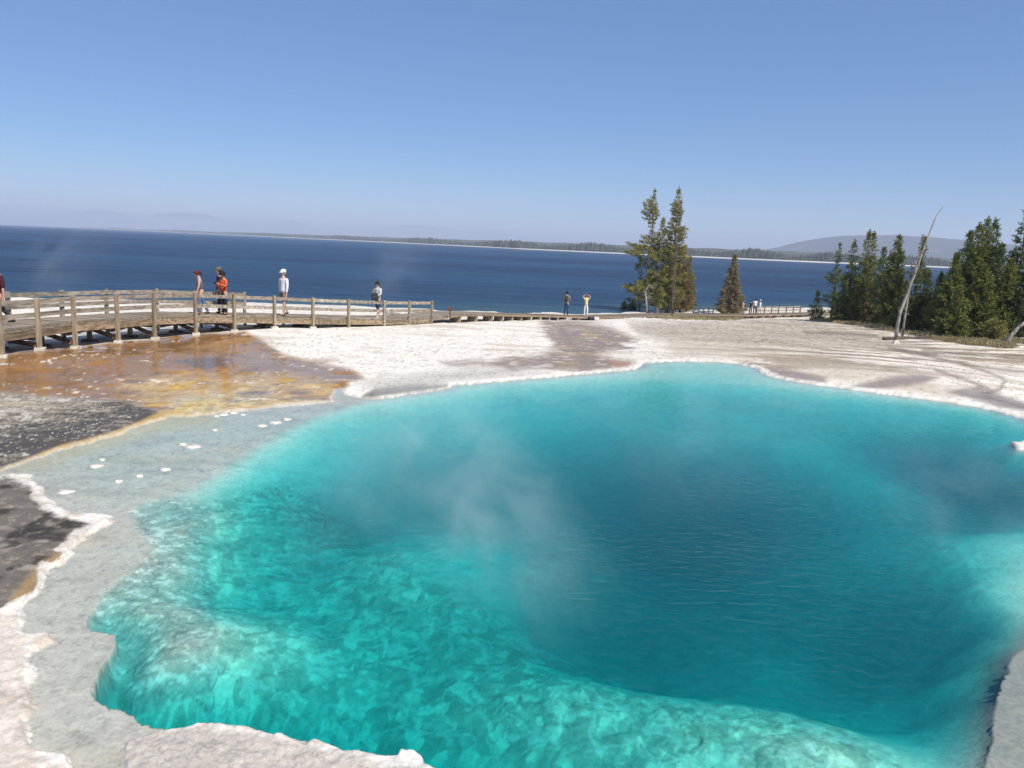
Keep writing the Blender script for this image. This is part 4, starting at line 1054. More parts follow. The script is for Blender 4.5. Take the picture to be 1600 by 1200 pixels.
# thin bare snags of the middle stand
def snag(name, label, pts, radii, twigs=0, seed=1, mat='deadwood', cat='dead tree', tw=.5, roots=0):
    rd = random.Random(seed); o0 = Vector(pts[0])
    root = empty(name, tuple(o0)); tag(root, label, cat)
    mb = MB(); mb.tube([Vector(p_) - o0 for p_ in pts], radii, 9); mb.build('trunk', M[mat], root, True)
    if roots:
        rb = MB()
        for k in range(roots):
            a = k * 2 * math.pi / roots + .3
            rb.tube([(0, 0, .35), (math.cos(a) * .22, math.sin(a) * .22, .08), (math.cos(a) * .4, math.sin(a) * .4, -.08)], [.13, .10, .05], 6)
        rb.build('roots', M['sinter'], root, True)
    if twigs:
        tb = MB()
        for k in range(twigs):
            u_ = rd.uniform(.2, .97) * (len(pts) - 1); i = int(u_); p_ = Vector(pts[i]).lerp(Vector(pts[i + 1]), u_ - i) - o0
            a = rd.random() * 7; l_ = tw * rd.uniform(.35, 1) * (1.15 - u_ / (len(pts) - 1)); 
            tb.tube([p_, p_ + Vector((math.cos(a) * l_ * .6, math.sin(a) * l_ * .6, .0)), p_ + Vector((math.cos(a) * l_, math.sin(a) * l_, rd.uniform(-.25, .25) * l_))], [.022, .014, .005], 4)
        tb.build('twigs', M[mat], root)['kind'] = 'stuff'
    return root
def pixpts(lst, d, dz=0):
    out = []
    for k, (px, py) in enumerate(lst):
        p_ = Vector(at_d(px, py, d)); out.append(p_)
    out[0].z = hz(out[0].x, out[0].y) - .1
    return out
snag('bare_snag', 'thin bare leafless snag right of the tallest pine of the middle stand', pixpts([(1052, 490), (1054, 440), (1057, 390), (1061, 345), (1067, 303)], 75), [.065, .06, .05, .035, .012], 110, 3, 'bark', tw=.9)
snag('bare_snag', 'short dead trunk in front of the middle stand beside the boardwalk', pixpts([(1050, 494), (1051, 470), (1052, 440), (1055, 410)], 70), [.07, .06, .05, .02], 40, 4, 'bark', tw=1.2)
snag('bare_snag', 'pale curly dead trunk with white limbs low in the middle stand', pixpts([(1012, 487), (1010, 470), (1008, 455), (1014, 446), (1020, 450)], 74), [.10, .08, .07, .05, .02], 26, 5, 'deadwood', tw=1.9)
snag('dead_tree', 'tall bleached dead tree leaning to the right, bare and white-footed', pixpts([(1399, 537), (1401.5, 512), (1407, 486), (1417.5, 458), (1427, 433), (1436, 409), (1445, 383), (1454, 360), (1462, 339), (1476, 319)], 50), [.13, .115, .105, .095, .08, .065, .05, .038, .025, .01], 80, 6, 'deadwood', tw=.3, roots=5)
snag('dead_tree', 'thinner dead tree with short lichen-tinted stubs, just behind the tall leaning one', pixpts([(1410, 525), (1413, 500), (1418, 470), (1424, 440), (1433, 405), (1440, 380), (1445, 365)], 56), [.085, .075, .065, .05, .036, .025, .012], 40, 7, 'deadwood', tw=.8)
snag('leaning_snag', 'short pale dead trunk leaning at the right edge of the flat', pixpts([(1570, 536), (1580, 524), (1592, 511), (1612, 496), (1640, 476)], 52), [.17, .14, .11, .09, .03], 12, 8, 'deadwood', tw=.4)
def log(label, p0, p1, d, r, mat='bark_grey', seed=1):
    a = Vector(at_d(*p0, d)); b = Vector(at_d(*p1, d + 2)); 
    for q in (a, b): q.z = hz(q.x, q.y) + r * .6
    root = empty('fallen_log', tuple(a)); tag(root, label, 'log', 'fallen logs')
    mb = MB(); rd = random.Random(seed)
    mb.tube([(b - a) * t for t in (0, .3, .6, 1)], [r, r * .95, r * .8, r * .5], 8); mb.build('trunk', M[mat], root, True)
    mb = MB()
    for k in range(3):
        q = (b - a) * rd.uniform(.2, .9); mb.tube([q, q + Vector((rd.uniform(-.3, .3), -.2, .35))], [.035, .012], 5)
    mb.build('branch_stubs', M[mat], root)
log('dark fallen log lying behind the foot of the tall leaning dead tree', (1382, 520), (1448, 526), 54, .15, 'bark', 1)
log('grey fallen log on the ground at the right edge beside the leaning snag', (1572, 532), (1625, 533), 54, .16, 'bark_grey', 2)
log('bleached driftwood log on the lake beach behind the last rail post', (604, 485.5), (625, 484), 70, .16, 'deadwood', 3)
# right-hand wood
G2 = 'conifers of the right-hand wood'
RT = [(1298, 497, 383, 'needle_dark', .17, 'dark thin-crowned pine at the left end of the right-hand wood', 84, 'layer', .7),
      (1322, 499, 378, 'needle', .13, 'narrow pine second from the left end of the right-hand wood', 80, 'spire', .9),
      (1340, 501, 364, 'needle', .13, 'light-topped pine, left one of a tall close pair in the right-hand wood', 79, 'spire', .95),
      (1350, 501, 366, 'needle', .12, 'light-topped pine, right one of a tall close pair in the right-hand wood', 80, 'spire', .95),
      (1368, 504, 389, 'needle_dark', .15, 'shorter dark spruce just right of the close pair of tall pines', 76, 'spire', .9),
      (1387, 508, 371, 'needle', .16, 'green pine directly left of the tall leaning dead tree', 70, 'spire', 1.1),
      (1424, 512, 372, 'needle', .15, 'pine with a broken pale top directly behind the leaning dead tree', 68, 'layer', .9),
      (1408, 514, 440, 'needle', .27, 'low bushy pine at the foot of the leaning dead tree', 66, 'cone', 1.1),
      (1440, 514, 426, 'needle_dark', .24, 'low dark spruce right of the leaning dead tree, beside a gap of lake', 66, 'cone', 1.1),
      (1459, 520, 428, 'needle', .22, 'short pine standing in the gap of lake right of the dead trees', 62, 'cone', 1.1),
      (1478, 523, 398, 'needle', .24, 'broad mid-green pine at the left side of the big right clump', 60, 'cone', 1.25),
      (1494, 524, 365, 'needle_dark', .17, 'dark pine left of the three highest tops of the big right clump', 61, 'spire', 1.2),
      (1507, 525, 353, 'needle', .18, 'left one of the three close high tops of the big right clump', 61, 'spire', 1.2),
      (1519, 525, 344, 'needle', .16, 'middle and highest of the three close tops of the big right clump', 62, 'spire', 1.2),
      (1532, 525, 347, 'needle_dark', .16, 'right one of the three close high tops of the big right clump', 63, 'spire', 1.1),
      (1543, 526, 383, 'needle_dark', .2, 'shorter dark spruce in the dip right of the three high tops', 60, 'cone', 1.1),
      (1524, 528, 415, 'needle', .33, 'wide low bright green pine at the front of the big right clump', 58, 'cone', 1.35),
      (1562, 528, 408, 'needle', .3, 'wide low pine under the tallest spruce of the right-hand wood', 58, 'cone', 1.3),
      (1577, 526, 324, 'needle_dark', .155, 'tallest dark spruce with stepped branches near the right edge', 60, 'spire', 1.0),
      (1600, 527, 381, 'needle_dark', .2, 'dark spruce cut by the right edge of the view', 61, 'spire', 1.1),
      (1594, 531, 430, 'needle_dark', .3, 'low dark spruce beside the leaning snag at the right edge', 57, 'cone', 1.2),
      (1274, 497, 455, 'needle_dark', .26, 'small sparse sapling pine at the left edge of the right-hand wood', 86, 'cone', .7),
      (1356, 504, 455, 'needle_brown', .25, 'low brownish fir under the close pair of pines', 76, 'cone', .9),
      (1312, 500, 440, 'needle_dark', .25, 'low dark fir between the first two pines of the right-hand wood', 79, 'cone', .9),
      (1334, 502, 448, 'needle', .24, 'low green fir at the foot of the close pair of pines', 78, 'cone', .9),
      (1376, 507, 447, 'needle_dark', .26, 'low dark fir left of the leaning dead tree, under the green pine', 73, 'cone', 1.0),
      (1488, 527, 448, 'needle', .3, 'low green pine at the left front corner of the big right clump', 57, 'cone', 1.2),
      (1550, 529, 500, 'needle_olive', .5, 'small yellow-green bush at the front of the right clump', 55, 'round', 1.3),
      (1640, 530, 350, 'needle_dark', .18, 'dark spruce just outside the right edge', 58, 'spire', 1.1),
      (1680, 534, 372, 'needle', .2, 'second pine outside the right edge', 56, 'spire', 1.1)]
for k, (px, py, pt, nd, rw, lab, d, pf, dn_) in enumerate(RT):
    nm = 'bush' if 'bush at' in lab else ('spruce_tree' if 'spruce' in lab else ('fir_tree' if ' fir' in lab else ('pine_sapling' if 'sapling' in lab else 'pine_tree')))
    P_ = Vector(at_d(px, py, d)); zz = hz(P_.x, P_.y)
    qy = project(np.array([P_.x]), np.array([P_.y]), np.array([zz]))[1][0]
    conifer(px, qy if abs(qy - py) < 30 else py, pt, lab, G2, nd, 'bark', rw * (1.08 if px < 1430 else 1.02), .05 if pf == 'cone' else .1, dn_ * (1.15 if px < 1430 else 1.05), random.Random(k).uniform(-.012, .012), 200 + k, random.Random(k + 50).uniform(.02, .16), .2, .15, pf, nm, d=d, cat='bush' if nm == 'bush' else 'tree')

# ------------------------------------------------------------------ dry grass
rg = np.random.default_rng(4)
def grass_patch(polys, n, hgt):
    pts = []
    for poly, dmin, dmax, share in polys:
        poly = np.array(poly, float); m_ = 0
        lo, hi = poly.min(0), poly.max(0); need = int(n * share)
        while m_ < need:
            q = rg.uniform(lo, hi, (need * 2, 2)); ins = poly_sd(poly, q[:, 0], q[:, 1]) < 0
            q = q[ins][:need - m_]; m_ += len(q); pts.append(q)
    return np.concatenate(pts)
def gxy(poly):
    return [tuple(ground_at(px, py)[:2]) for px, py in poly]
areas = [(gxy([(1020, 496), (1060, 494), (1100, 492.5), (1165, 493), (1160, 499), (1100, 501), (1035, 500)]), 0, 0, .26), (gxy([(932, 489.5), (960, 487), (1000, 486.5), (1050, 487), (1045, 489.5), (980, 490.5)]), 0, 0, .16),
         (gxy([(1270, 498), (1345, 505), (1400, 517), (1450, 521), (1440, 525), (1390, 519), (1340, 509), (1265, 500)]), 0, 0, .22),
         (gxy([(1448, 522), (1500, 528), (1560, 537), (1590, 543), (1580, 546), (1520, 540), (1446, 528)]), 0, 0, .26), (gxy([(1560, 530), (1650, 535), (1650, 540), (1560, 536)]), 0, 0, .1)]
gp = grass_patch(areas, 5200, .3)
gz_ = height(gp[:, 0], gp[:, 1])[0]
keepg = gz_ > LAKE_Z + .2
gp = gp[keepg]; gz_ = gz_[keepg]
V, Fq = tuft_arrays(np.column_stack([gp, gz_]), np.tile([0, 0, 1.4], (len(gp), 1)), rg.uniform(.10, .32, len(gp)), 0.022, rg, 9)
o = np_mesh('dry_grass', V, Fq, M['grass'], 'stuff', False); tag(o, 'dry straw-coloured grass along the far boardwalk and under the trees', 'grass')
# scattered stones on the flats
rg2 = np.random.default_rng(9)
sv = []; sf = []
def stones(poly, n, rmin, rmax):
    q = grass_patch([(gxy(poly), 0, 0, 1)], n, 0); zz = height(q[:, 0], q[:, 1])[0]
    for (x, y), z in zip(q, zz):
        r = rg2.uniform(rmin, rmax) * rg2.uniform(.4, 1); i0 = len(sv)
        for v in ((1, 0, 0), (-1, 0, 0), (0, 1, 0), (0, -1, 0), (0, 0, .7), (0, 0, -.5)):
            sv.append((x + v[0] * r * rg2.uniform(.7, 1.4), y + v[1] * r * rg2.uniform(.7, 1.4), z + v[2] * r * rg2.uniform(.6, 1.1)))
        for t in ((0, 2, 4), (2, 1, 4), (1, 3, 4), (3, 0, 4), (2, 0, 5), (1, 2, 5), (3, 1, 5), (0, 3, 5)): sf.append(tuple(i0 + k for k in t))
stones([(1000, 503), (1250, 502), (1380, 524), (1400, 548), (1100, 540), (990, 515)], 1500, .02, .09)
stones([(1400, 545), (1600, 560), (1650, 640), (1500, 610), (1420, 570)], 500, .012, .06)
stones([(440, 530), (700, 510), (850, 505), (860, 540), (690, 560), (560, 575)], 260, .01, .035)
stones([(-100, 620), (120, 625), (240, 645), (100, 692), (0, 728), (-100, 750)], 700, .008, .03)
M['stone'] = noisy('sinter_gravel', (0.16, 0.13, 0.10), (0.5, 0.46, 0.4), 1.2, .9, .2)
o = mesh_obj('gravel', sv, sf, M['stone']); o['kind'] = 'stuff'; tag(o, 'loose gravel and sinter chips scattered over the flats', 'gravel')

# ------------------------------------------------------------------ people
def plain(name, c, rough=.8, var=.25):
    return noisy(name, tuple(v * (1 - var) for v in c), tuple(min(1, v * (1 + var)) for v in c), 30, rough, .15, spec=.25)
M['skin'] = plain('skin', (0.50, 0.30, 0.21), .6, .06)
M['skin_tan'] = plain('tanned_skin', (0.40, 0.22, 0.15), .6, .06)
M['eye'] = plain('eye', (0.02, 0.015, 0.012), .3, .1)
def dirv(a, o, side):
    a, o = math.radians(a), math.radians(o)
    return Vector((side * math.sin(o), math.sin(a) * math.cos(o), -math.cos(a) * math.cos(o)))
def skin_mesh(name, verts, edges, radii, mat, parent, root=0, sub=1):
    me = bpy.data.meshes.new(name); me.from_pydata([tuple(v) for v in verts], edges, []); me.materials.append(mat)
    o = bpy.data.objects.new(name, me); COL.objects.link(o); o.parent = parent
    md = o.modifiers.new('skin', 'SKIN'); md.use_smooth_shade = True; md.branch_smoothing = .6
    for k, r in enumerate(radii):
        sv_ = me.skin_vertices[0].data[k]; sv_.radius = r if isinstance(r, tuple) else (r, r); sv_.use_root = (k == root)
    ms = o.modifiers.new('sub', 'SUBSURF'); ms.levels = sub; ms.render_levels = sub
    return o
def person(label, pos, rz, h=1.75, group=None, lean=0, pitch=0, turn=0, legs=((4, -4), (-4, -8)), arms=((5, 10, 12, 6), (5, 10, 12, 6)), top=(0.7, 0.7, 0.7), sleeve='long', bottom=(0.05, 0.06, 0.1), trouser='long',
           shoe=(0.04, 0.035, 0.03), hair=(0.05, 0.03, 0.02), hat=None, brim='front', skin='skin', longhair=False, female=False, top2=None, extra=None, tank=False):
    k = h / 1.75
    root = empty('person', tuple(pos), rz); tag(root, label, 'person', group)
    J = {}
    hipz = .93
    J['pelvis'] = Vector((0, 0, hipz))
    sp = Vector((0, math.sin(math.radians(lean)), math.cos(math.radians(lean))))
    J['waist'] = J['pelvis'] + sp * .14
    J['chest'] = J['pelvis'] + sp * .34
    J['collar'] = J['pelvis'] + sp * .50
    hp = math.radians(lean + pitch)
    hd = Vector((math.sin(math.radians(turn)) * math.sin(hp + .12), math.sin(hp), math.cos(hp)))
    J['neck'] = J['collar'] + sp * .07
    J['jaw'] = J['neck'] + hd * .055 + Vector((0, math.cos(hp), -math.sin(hp))) * .022
    J['skull'] = J['neck'] + hd * .15
    J['crown'] = J['neck'] + hd * .205
    fwd = Vector((math.sin(math.radians(turn)), math.cos(math.radians(turn)) * math.cos(hp), -math.sin(hp))).normalized()
    J['nose'] = J['skull'] + fwd * .10 - hd * .035
    shw = .165 if female else .19
    hw = .095 if female else .09
    for s, nm in ((-1, 'l'), (1, 'r')):
        ar = arms[0] if s < 0 else arms[1]; lg = legs[0] if s < 0 else legs[1]
        J['sh' + nm] = J['collar'] + Vector((s * shw, 0, -.035))
        J['el' + nm] = J['sh' + nm] + dirv(ar[0], ar[1], s) * .28
        J['wr' + nm] = J['el' + nm] + dirv(ar[2], ar[3], s) * .25
        fd = dirv(ar[2], ar[3], s)
        J['pa' + nm] = J['wr' + nm] + fd * .07
        J['hp' + nm] = J['pelvis'] + Vector((s * hw, 0, -.05))
        J['kn' + nm] = J['hp' + nm] + dirv(lg[0], 3, s) * .42
        J['an' + nm] = J['kn' + nm] + dirv(lg[1], 1, s) * .41
        J['he' + nm] = J['an' + nm] + Vector((0, -.045, -.045)); J['to' + nm] = J['an' + nm] + Vector((s * .02, .16, -.05))
    dz = min(J['anl'].z, J['anr'].z) - .085
    for q in J: J[q] = (J[q] - Vector((0, 0, dz))) * k
    def rr(*r): return tuple(v * k for v in r)
    wf = .9 if female else 1
    RAD = {'pelvis': rr(.15 * wf, .125), 'waist': rr(.135 * wf, .115), 'chest': rr(.16 * wf, .125), 'collar': rr(.11 * wf, .085), 'neck': rr(.052, .056), 'jaw': rr(.062, .068), 'skull': rr(.078, .095), 'crown': rr(.058, .07), 'nose': rr(.014, .016)}
    for n in 'lr':
        RAD.update({'sh' + n: rr(.06, .06), 'el' + n: rr(.042, .042), 'wr' + n: rr(.028, .03), 'pa' + n: rr(.036, .018), 'hp' + n: rr(.088, .09), 'kn' + n: rr(.056, .058), 'an' + n: rr(.037, .042), 'he' + n: rr(.034, .03), 'to' + n: rr(.034, .024)})
    # body, hands with five fingers each, one continuous skin
    names = ['pelvis', 'waist', 'chest', 'collar', 'neck', 'jaw', 'skull', 'crown', 'nose']
    E = [(0, 1), (1, 2), (2, 3), (3, 4), (4, 5), (5, 6), (6, 7), (6, 8)]
    vs = [J[n] for n in names]; rs = [RAD[n] for n in names]
    for s, n in ((-1, 'l'), (1, 'r')):
        chain = ['sh' + n, 'el' + n, 'wr' + n, 'pa' + n]; prev = 3
        for c in chain: vs.append(J[c]); rs.append(RAD[c]); E.append((prev, len(vs) - 1)); prev = len(vs) - 1
        pal = prev; fd = (J['pa' + n] - J['wr' + n]).normalized(); sd = fd.cross(Vector((0, 0, 1)))
        sd = sd.normalized() if sd.length > .2 else Vector((0, 1, 0))
        cl = Vector((-s, 0, 0)) * .3
        for q in range(4):
            ln = (.075, .085, .08, .062)[q] * k
            p1 = J['pa' + n] + sd * (q - 1.5) * .021 * k + fd * .02 * k; p2 = p1 + fd * ln * .55; p3 = p2 + (fd + cl).normalized() * ln * .45
            for w, pp in enumerate((p1, p2, p3)):
                vs.append(pp); rs.append(rr(.0095, .0095) if w < 2 else rr(.007, .007)); E.append((pal if w == 0 else len(vs) - 2, len(vs) - 1))
        t1 = J['wr' + n] + fd * .03 * k - sd * .04 * k; t2 = t1 + (fd - sd * .5).normalized() * .045 * k
        vs.append(t1); rs.append(rr(.012, .012)); E.append((pal - 1, len(vs) - 1)); vs.append(t2); rs.append(rr(.009, .009)); E.append((len(vs) - 2, len(vs) - 1))
        chain = ['hp' + n, 'kn' + n, 'an' + n, 'to' + n]; prev = 0
        for c in chain: vs.append(J[c]); rs.append(RAD[c]); E.append((prev, len(vs) - 1)); prev = len(vs) - 1
    skin_mesh('body', vs, E, rs, M[skin], root)
    def garment(nm, lst, edges, grow, col, cut=None):
        vv = []; ra = []
        for j in lst:
            if isinstance(j, tuple): vv.append(j[0]); ra.append(j[1])
            else: vv.append(J[j]); r = RAD[j]; ra.append((r[0] + grow, r[1] + grow))
        return skin_mesh(nm, vv, edges, ra, col if not isinstance(col, tuple) else plain(nm + '_cloth', col), root)
    hem = (J['pelvis'] + Vector((0, 0, -.06 * k)), rr(.155 * wf, .125))
    lst = [hem, 'pelvis', 'waist', 'chest', 'collar']; ed = [(0, 1), (1, 2), (2, 3), (3, 4)]
    if tank: lst = ['pelvis', 'waist', 'chest', (J['chest'].lerp(J['collar'], .45), rr(.12, .095))]; ed = [(0, 1), (1, 2), (2, 3)]
    else:
        for n in 'lr':
            lst.append('sh' + n); ed.append((4, len(lst) - 1)); b = len(lst) - 1
            if sleeve == 'long':
                lst += ['el' + n, (J['wr' + n], rr(.042, .042))]; ed += [(b, b + 1), (b + 1, b + 2)]
            elif sleeve == 'half':
                lst += ['el' + n, (J['el' + n].lerp(J['wr' + n], .25), rr(.05, .05))]; ed += [(b, b + 1), (b + 1, b + 2)]
            else:
                lst += [(J['sh' + n].lerp(J['el' + n], .6), rr(.062, .062))]; ed += [(b, b + 1)]
    if not tank: lst.append((J['collar'].lerp(J['neck'], .75), rr(.062, .062))); ed.append((4, len(lst) - 1))
    garment('shirt', lst, ed, .018 * k, top)
    if top2:
        garment('shirt_yoke', [(J['chest'].lerp(J['collar'], .25), rr(.172 * wf, .135)), (J['chest'].lerp(J['collar'], .8), rr(.14 * wf, .11)), (J['shl'], rr(.086, .086)), (J['shr'], rr(.086, .086))], [(0, 1), (1, 2), (1, 3)], 0, top2)
    lst = [(J['pelvis'] + Vector((0, 0, .06 * k)), rr(.14 * wf, .11)), 'pelvis']; ed = [(0, 1)]
    for n in 'lr':
        b = len(lst)
        lst.append('hp' + n); ed.append((1, b))
        if trouser == 'long': lst += ['kn' + n, (J['an' + n], rr(.062, .066))]; ed += [(b, b + 1), (b + 1, b + 2)]
        elif trouser == 'crop': lst += ['kn' + n, (J['kn' + n].lerp(J['an' + n], .55), rr(.06, .06))]; ed += [(b, b + 1), (b + 1, b + 2)]
        else: lst += [(J['hp' + n].lerp(J['kn' + n], .55), rr(.098, .10)), (J['hp' + n].lerp(J['kn' + n], .95), rr(.092, .095))]; ed += [(b, b + 1), (b + 1, b + 2)]
    garment('shorts' if trouser == 'short' else 'trousers', lst, ed, .014 * k, bottom)
    sm_ = plain('shoe_cloth', shoe)
    for n in 'lr':
        skin_mesh('shoe', [J['he' + n], J['an' + n] + Vector((0, .03 * k, -.04 * k)), J['to' + n]], [(0, 1), (1, 2)], [rr(.046, .043), rr(.05, .045), rr(.044, .034)], sm_, root, 1)
    # eyes
    sdv = fwd.cross(hd).normalized()
    for s in (-1, 1):
        c = J['skull'] + fwd * .088 * k + sdv * s * .033 * k + hd * .005 * k
        mb = MB(); mb.lathe([(.002 * k, -.012 * k), (.011 * k, 0), (.002 * k, .012 * k)], 8, tuple(c)); mb.build('eye', M['eye'], root, True)
    # head-centred frame for hair and hats
    R3 = Matrix((sdv, fwd, hd)).transposed()
    def headpart(nm, mb, col):
        o = mb.build(nm, col if not isinstance(col, tuple) else plain(nm + '_m', col), root, True)
        o.matrix_local = Matrix.Translation(J['skull']) @ R3.to_4x4()
        return o
    mb = MB(); mb.lathe([(.095 * k, -.075 * k), (.104 * k, -.02 * k), (.100 * k, .04 * k), (.075 * k, .088 * k), (.03 * k, .108 * k), (.002, .112 * k)], 16, (0, -.018 * k, 0.0), .88, 1.02)
    # keep the face open: pull the front of the hair up to the brow
    vv = []
    for (x, y, z) in mb.v:
        if y > .02 * k and z < .055 * k: y = .02 * k - (y - .02 * k) * .4
        vv.append((x, y, z))
    mb.v = vv; headpart('hair', mb, hair)
    if longhair:
        mb = MB(); q = Vector((0, -.09 * k, .02 * k)); mb.tube([q, q + Vector((0, -.05 * k, -.03 * k)), q + Vector((0, -.07 * k, -.12 * k)), q + Vector((0, -.05 * k, -.22 * k))], [.04 * k, .055 * k, .05 * k, .015 * k], 9); headpart('ponytail', mb, hair)
    if hat:
        mb = MB(); mb.lathe([(.108 * k, .012 * k), (.113 * k, .05 * k), (.095 * k, .100 * k), (.05 * k, .126 * k), (.003, .131 * k)], 16, (0, -.008 * k, 0), .9, 1.03); headpart('cap' if brim == 'front' else 'hat', mb, hat)
        mb = MB()
        if brim == 'front':
            n = 10; rows = [(.095, .02), (.13, .022), (.178, .008)]
            for r_, z_ in rows:
                for j in range(n):
                    a = math.pi * (.12 + .76 * j / (n - 1)); mb.v.append((r_ * .72 * math.cos(a) * k, r_ * math.sin(a) * k, z_ * k + .004))
            for r_ in range(2):
                for j in range(n - 1): b = r_ * n + j; mb.f.append((b, b + 1, b + n + 1, b + n))
            m0 = len(mb.v); mb.v += [(x, y, z - .008 * k) for x, y, z in mb.v]; mb.f += [tuple(i + m0 for i in reversed(f_)) for f_ in list(mb.f)]
        else:
            mb.lathe([(.09 * k, .018 * k), (.17 * k, .01 * k), (.172 * k, .018 * k), (.09 * k, .03 * k)], 18)
        headpart('cap_brim' if brim == 'front' else 'hat_brim', mb, hat)
    root['joints'] = 0
    return root, J, k
def on_deck(px, off, dy=0):      # a spot on the deck in the photo column px, off metres in from the near edge
    best = None
    for s in np.linspace(0, cum[-1], 900):
        P, n, d, i = along(s); q = P + n * off
        qx = project(np.array([q.x]), np.array([q.y]), np.array([q.z]))[0][0]
        if best is None or abs(qx - px) < best[0]: best = (abs(qx - px), q, d)
    q = best[1].copy(); q.z += .002
    ang_ = math.atan2(best[2].y, best[2].x)
    return q, ang_
def held(name, label, cat, J, mat, half, off=(0, .05, .02), root=None, k=1, both=True, rot=0.0):
    c = ((J['pal'] + J['par']) / 2 if both else J['par']) + Vector(off)
    w = root.matrix_basis @ c
    mb = MB(); mb.box((0, 0, 0), half)
    o = mb.build(name, mat); o.location = w; o.rotation_euler = (rot, 0, root.rotation_euler.z)
    bv = o.modifiers.new('bevel', 'BEVEL'); bv.width = min(half) * .5; bv.segments = 2
    tag(o, label, cat); return o
H90 = math.pi / 2
GP = 'visitors on the boardwalk'
# walker at the left edge
q, a = on_deck(1, 1.0)
person('man in a maroon shirt and grey trousers striding at the left edge', q, a + H90 - .4, 1.8, GP, 4, 4, 0, ((30, 8), (-22, -42)), ((-8, 6, 4, 0), (10, 8, 18, 2)), (0.06, 0.012, 0.022), 'half', (0.045, 0.05, 0.055), 'long', (0.02, 0.02, 0.022), (0.02, 0.014, 0.01))
# red-haired woman looking down over the rail
q, a = on_deck(318, .85)
_, J, k = person('red-haired woman in a dark grey tank top and blue jeans, head bowed', q, a + H90 - .5, 1.63, GP, 10, 28, 0, ((18, 0), (-10, -24)), ((8, 12, 22, 4), (4, 14, 30, 6)), (0.09, 0.10, 0.13), 'none', (0.10, 0.15, 0.26), 'long', (0.02, 0.02, 0.02), (0.10, 0.022, 0.014), longhair=True, female=True, tank=True)
q, a = on_deck(343.5, 1.5)
person('person in a black shirt and camouflage cap, standing behind the one in orange', q, a + H90 - .3, 1.74, GP, 2, 4, 0, ((8, 2), (-6, -12)), ((4, 8, 20, 2), (4, 8, 20, 2)), (0.012, 0.014, 0.03), 'short', (0.02, 0.022, 0.03), 'long', (0.02, 0.02, 0.02), (0.05, 0.03, 0.02), plain('camouflage', (0.16, 0.12, 0.08), .8, .7))
q, a = on_deck(350, .8)
r_, J, k = person('person in an orange and white top and black hat holding a dark camera', q, a + H90 + .25, 1.62, GP, 2, 16, 0, ((3, 0), (-3, -6)), ((22, 14, 118, -30), (22, 14, 118, -30)), (0.52, 0.10, 0.04), 'long', (0.02, 0.022, 0.032), 'long', (0.02, 0.02, 0.02), (0.015, 0.012, 0.01), (0.014, 0.014, 0.016), brim='round', female=True, top2=(0.66, 0.63, 0.6))
held('camera', 'small dark camera held up by the person in orange and white', 'camera', J, M['black'], (.06, .035, .04), (0, .05, .02), r_)
q, a = on_deck(446, 1.0)
person('tall man in a white shirt, white cap and olive shorts walking left along the deck', q, a + H90 + .15, 1.84, GP, 1, 2, 5, ((13, 2), (-12, -26)), ((4, 8, 10, 2), (-6, 9, 2, 3)), (0.62, 0.62, 0.66), 'long', (0.17, 0.155, 0.125), 'short', (0.06, 0.045, 0.035), (0.3, 0.27, 0.24), (0.78, 0.78, 0.78))
q, a = on_deck(589, 1.0)
r_, J, k = person('walker in a pale grey hooded top and black cap by the last rails', q, a + H90 + .1, 1.62, GP, 3, 8, 0, ((20, 4), (-16, -34)), ((24, 10, 70, -18), (18, 10, 128, -30)), (0.46, 0.47, 0.46), 'long', (0.03, 0.035, 0.05), 'crop', (0.62, 0.6, 0.58), (0.02, 0.015, 0.012), (0.02, 0.02, 0.022))
o = held('jacket', 'dark grey jacket carried on the forearm of the walker in the pale hooded top', 'jacket', J, plain('jacket_cloth', (0.05, 0.055, 0.06)), (.16, .05, .16), (-.08, .06, -.12), r_)
q, a = on_deck(884, 1.0)
r_, J, k = person('man in a grey shirt and blue jeans seen from behind, looking down', q, -.25, 1.78, GP, 3, 14, -20, ((3, 0), (-3, -5)), ((20, 10, 70, -6), (20, 10, 70, -6)), (0.22, 0.21, 0.2), 'short', (0.02, 0.045, 0.11), 'long', (0.03, 0.025, 0.02), (0.012, 0.01, 0.008), (0.012, 0.012, 0.014))
bk = empty('backpack', tuple(r_.matrix_basis @ (J['chest'] + Vector((0, -.20, -.03)))), r_.rotation_euler.z); tag(bk, 'dark brown-grey backpack on the back of the man in blue jeans', 'backpack')
mb = MB(); mb.box((0, 0, 0), (.15, .09, .23)); o = mb.build('bag', plain('pack_cloth', (0.07, 0.06, 0.05)), bk); bv = o.modifiers.new('bevel', 'BEVEL'); bv.width = .06; bv.segments = 3
mb = MB(); mb.box((0, -.11, -.07), (.10, .03, .09)); o = mb.build('pocket', plain('pack_cloth', (0.05, 0.045, 0.04)), bk); bv = o.modifiers.new('bevel', 'BEVEL'); bv.width = .025; bv.segments = 2
q, a = on_deck(915.5, .9)
person('woman in a pale yellow top and white trousers with both hands raised to her head', q, math.pi - .1, 1.66, GP, 0, 4, 0, ((2, 0), (-2, -3)), ((158, 37, 195, -60), (158, 37, 195, -60)), (0.70, 0.58, 0.26), 'short', (0.74, 0.73, 0.72), 'long', (0.7, 0.7, 0.7), (0.03, 0.018, 0.012), female=True)
q, a = on_deck(1172, .8)
person('person in dark clothing at the left of the far group by the lone tree', q, -.6, 1.66, GP, 2, 8, 0, top=(0.02, 0.02, 0.025), sleeve='short', bottom=(0.015, 0.018, 0.025), hair=(0.03, 0.02, 0.015), female=True)
q, a = on_deck(1178.5, 1.1)
person('man in a white shirt and dark blue jeans in the middle of the far group', q, .2, 1.84, GP, 0, 4, 0, top=(0.72, 0.72, 0.76), sleeve='short', bottom=(0.03, 0.045, 0.1), hair=(0.03, 0.02, 0.015))
q, a = on_deck(1187, 1.0)
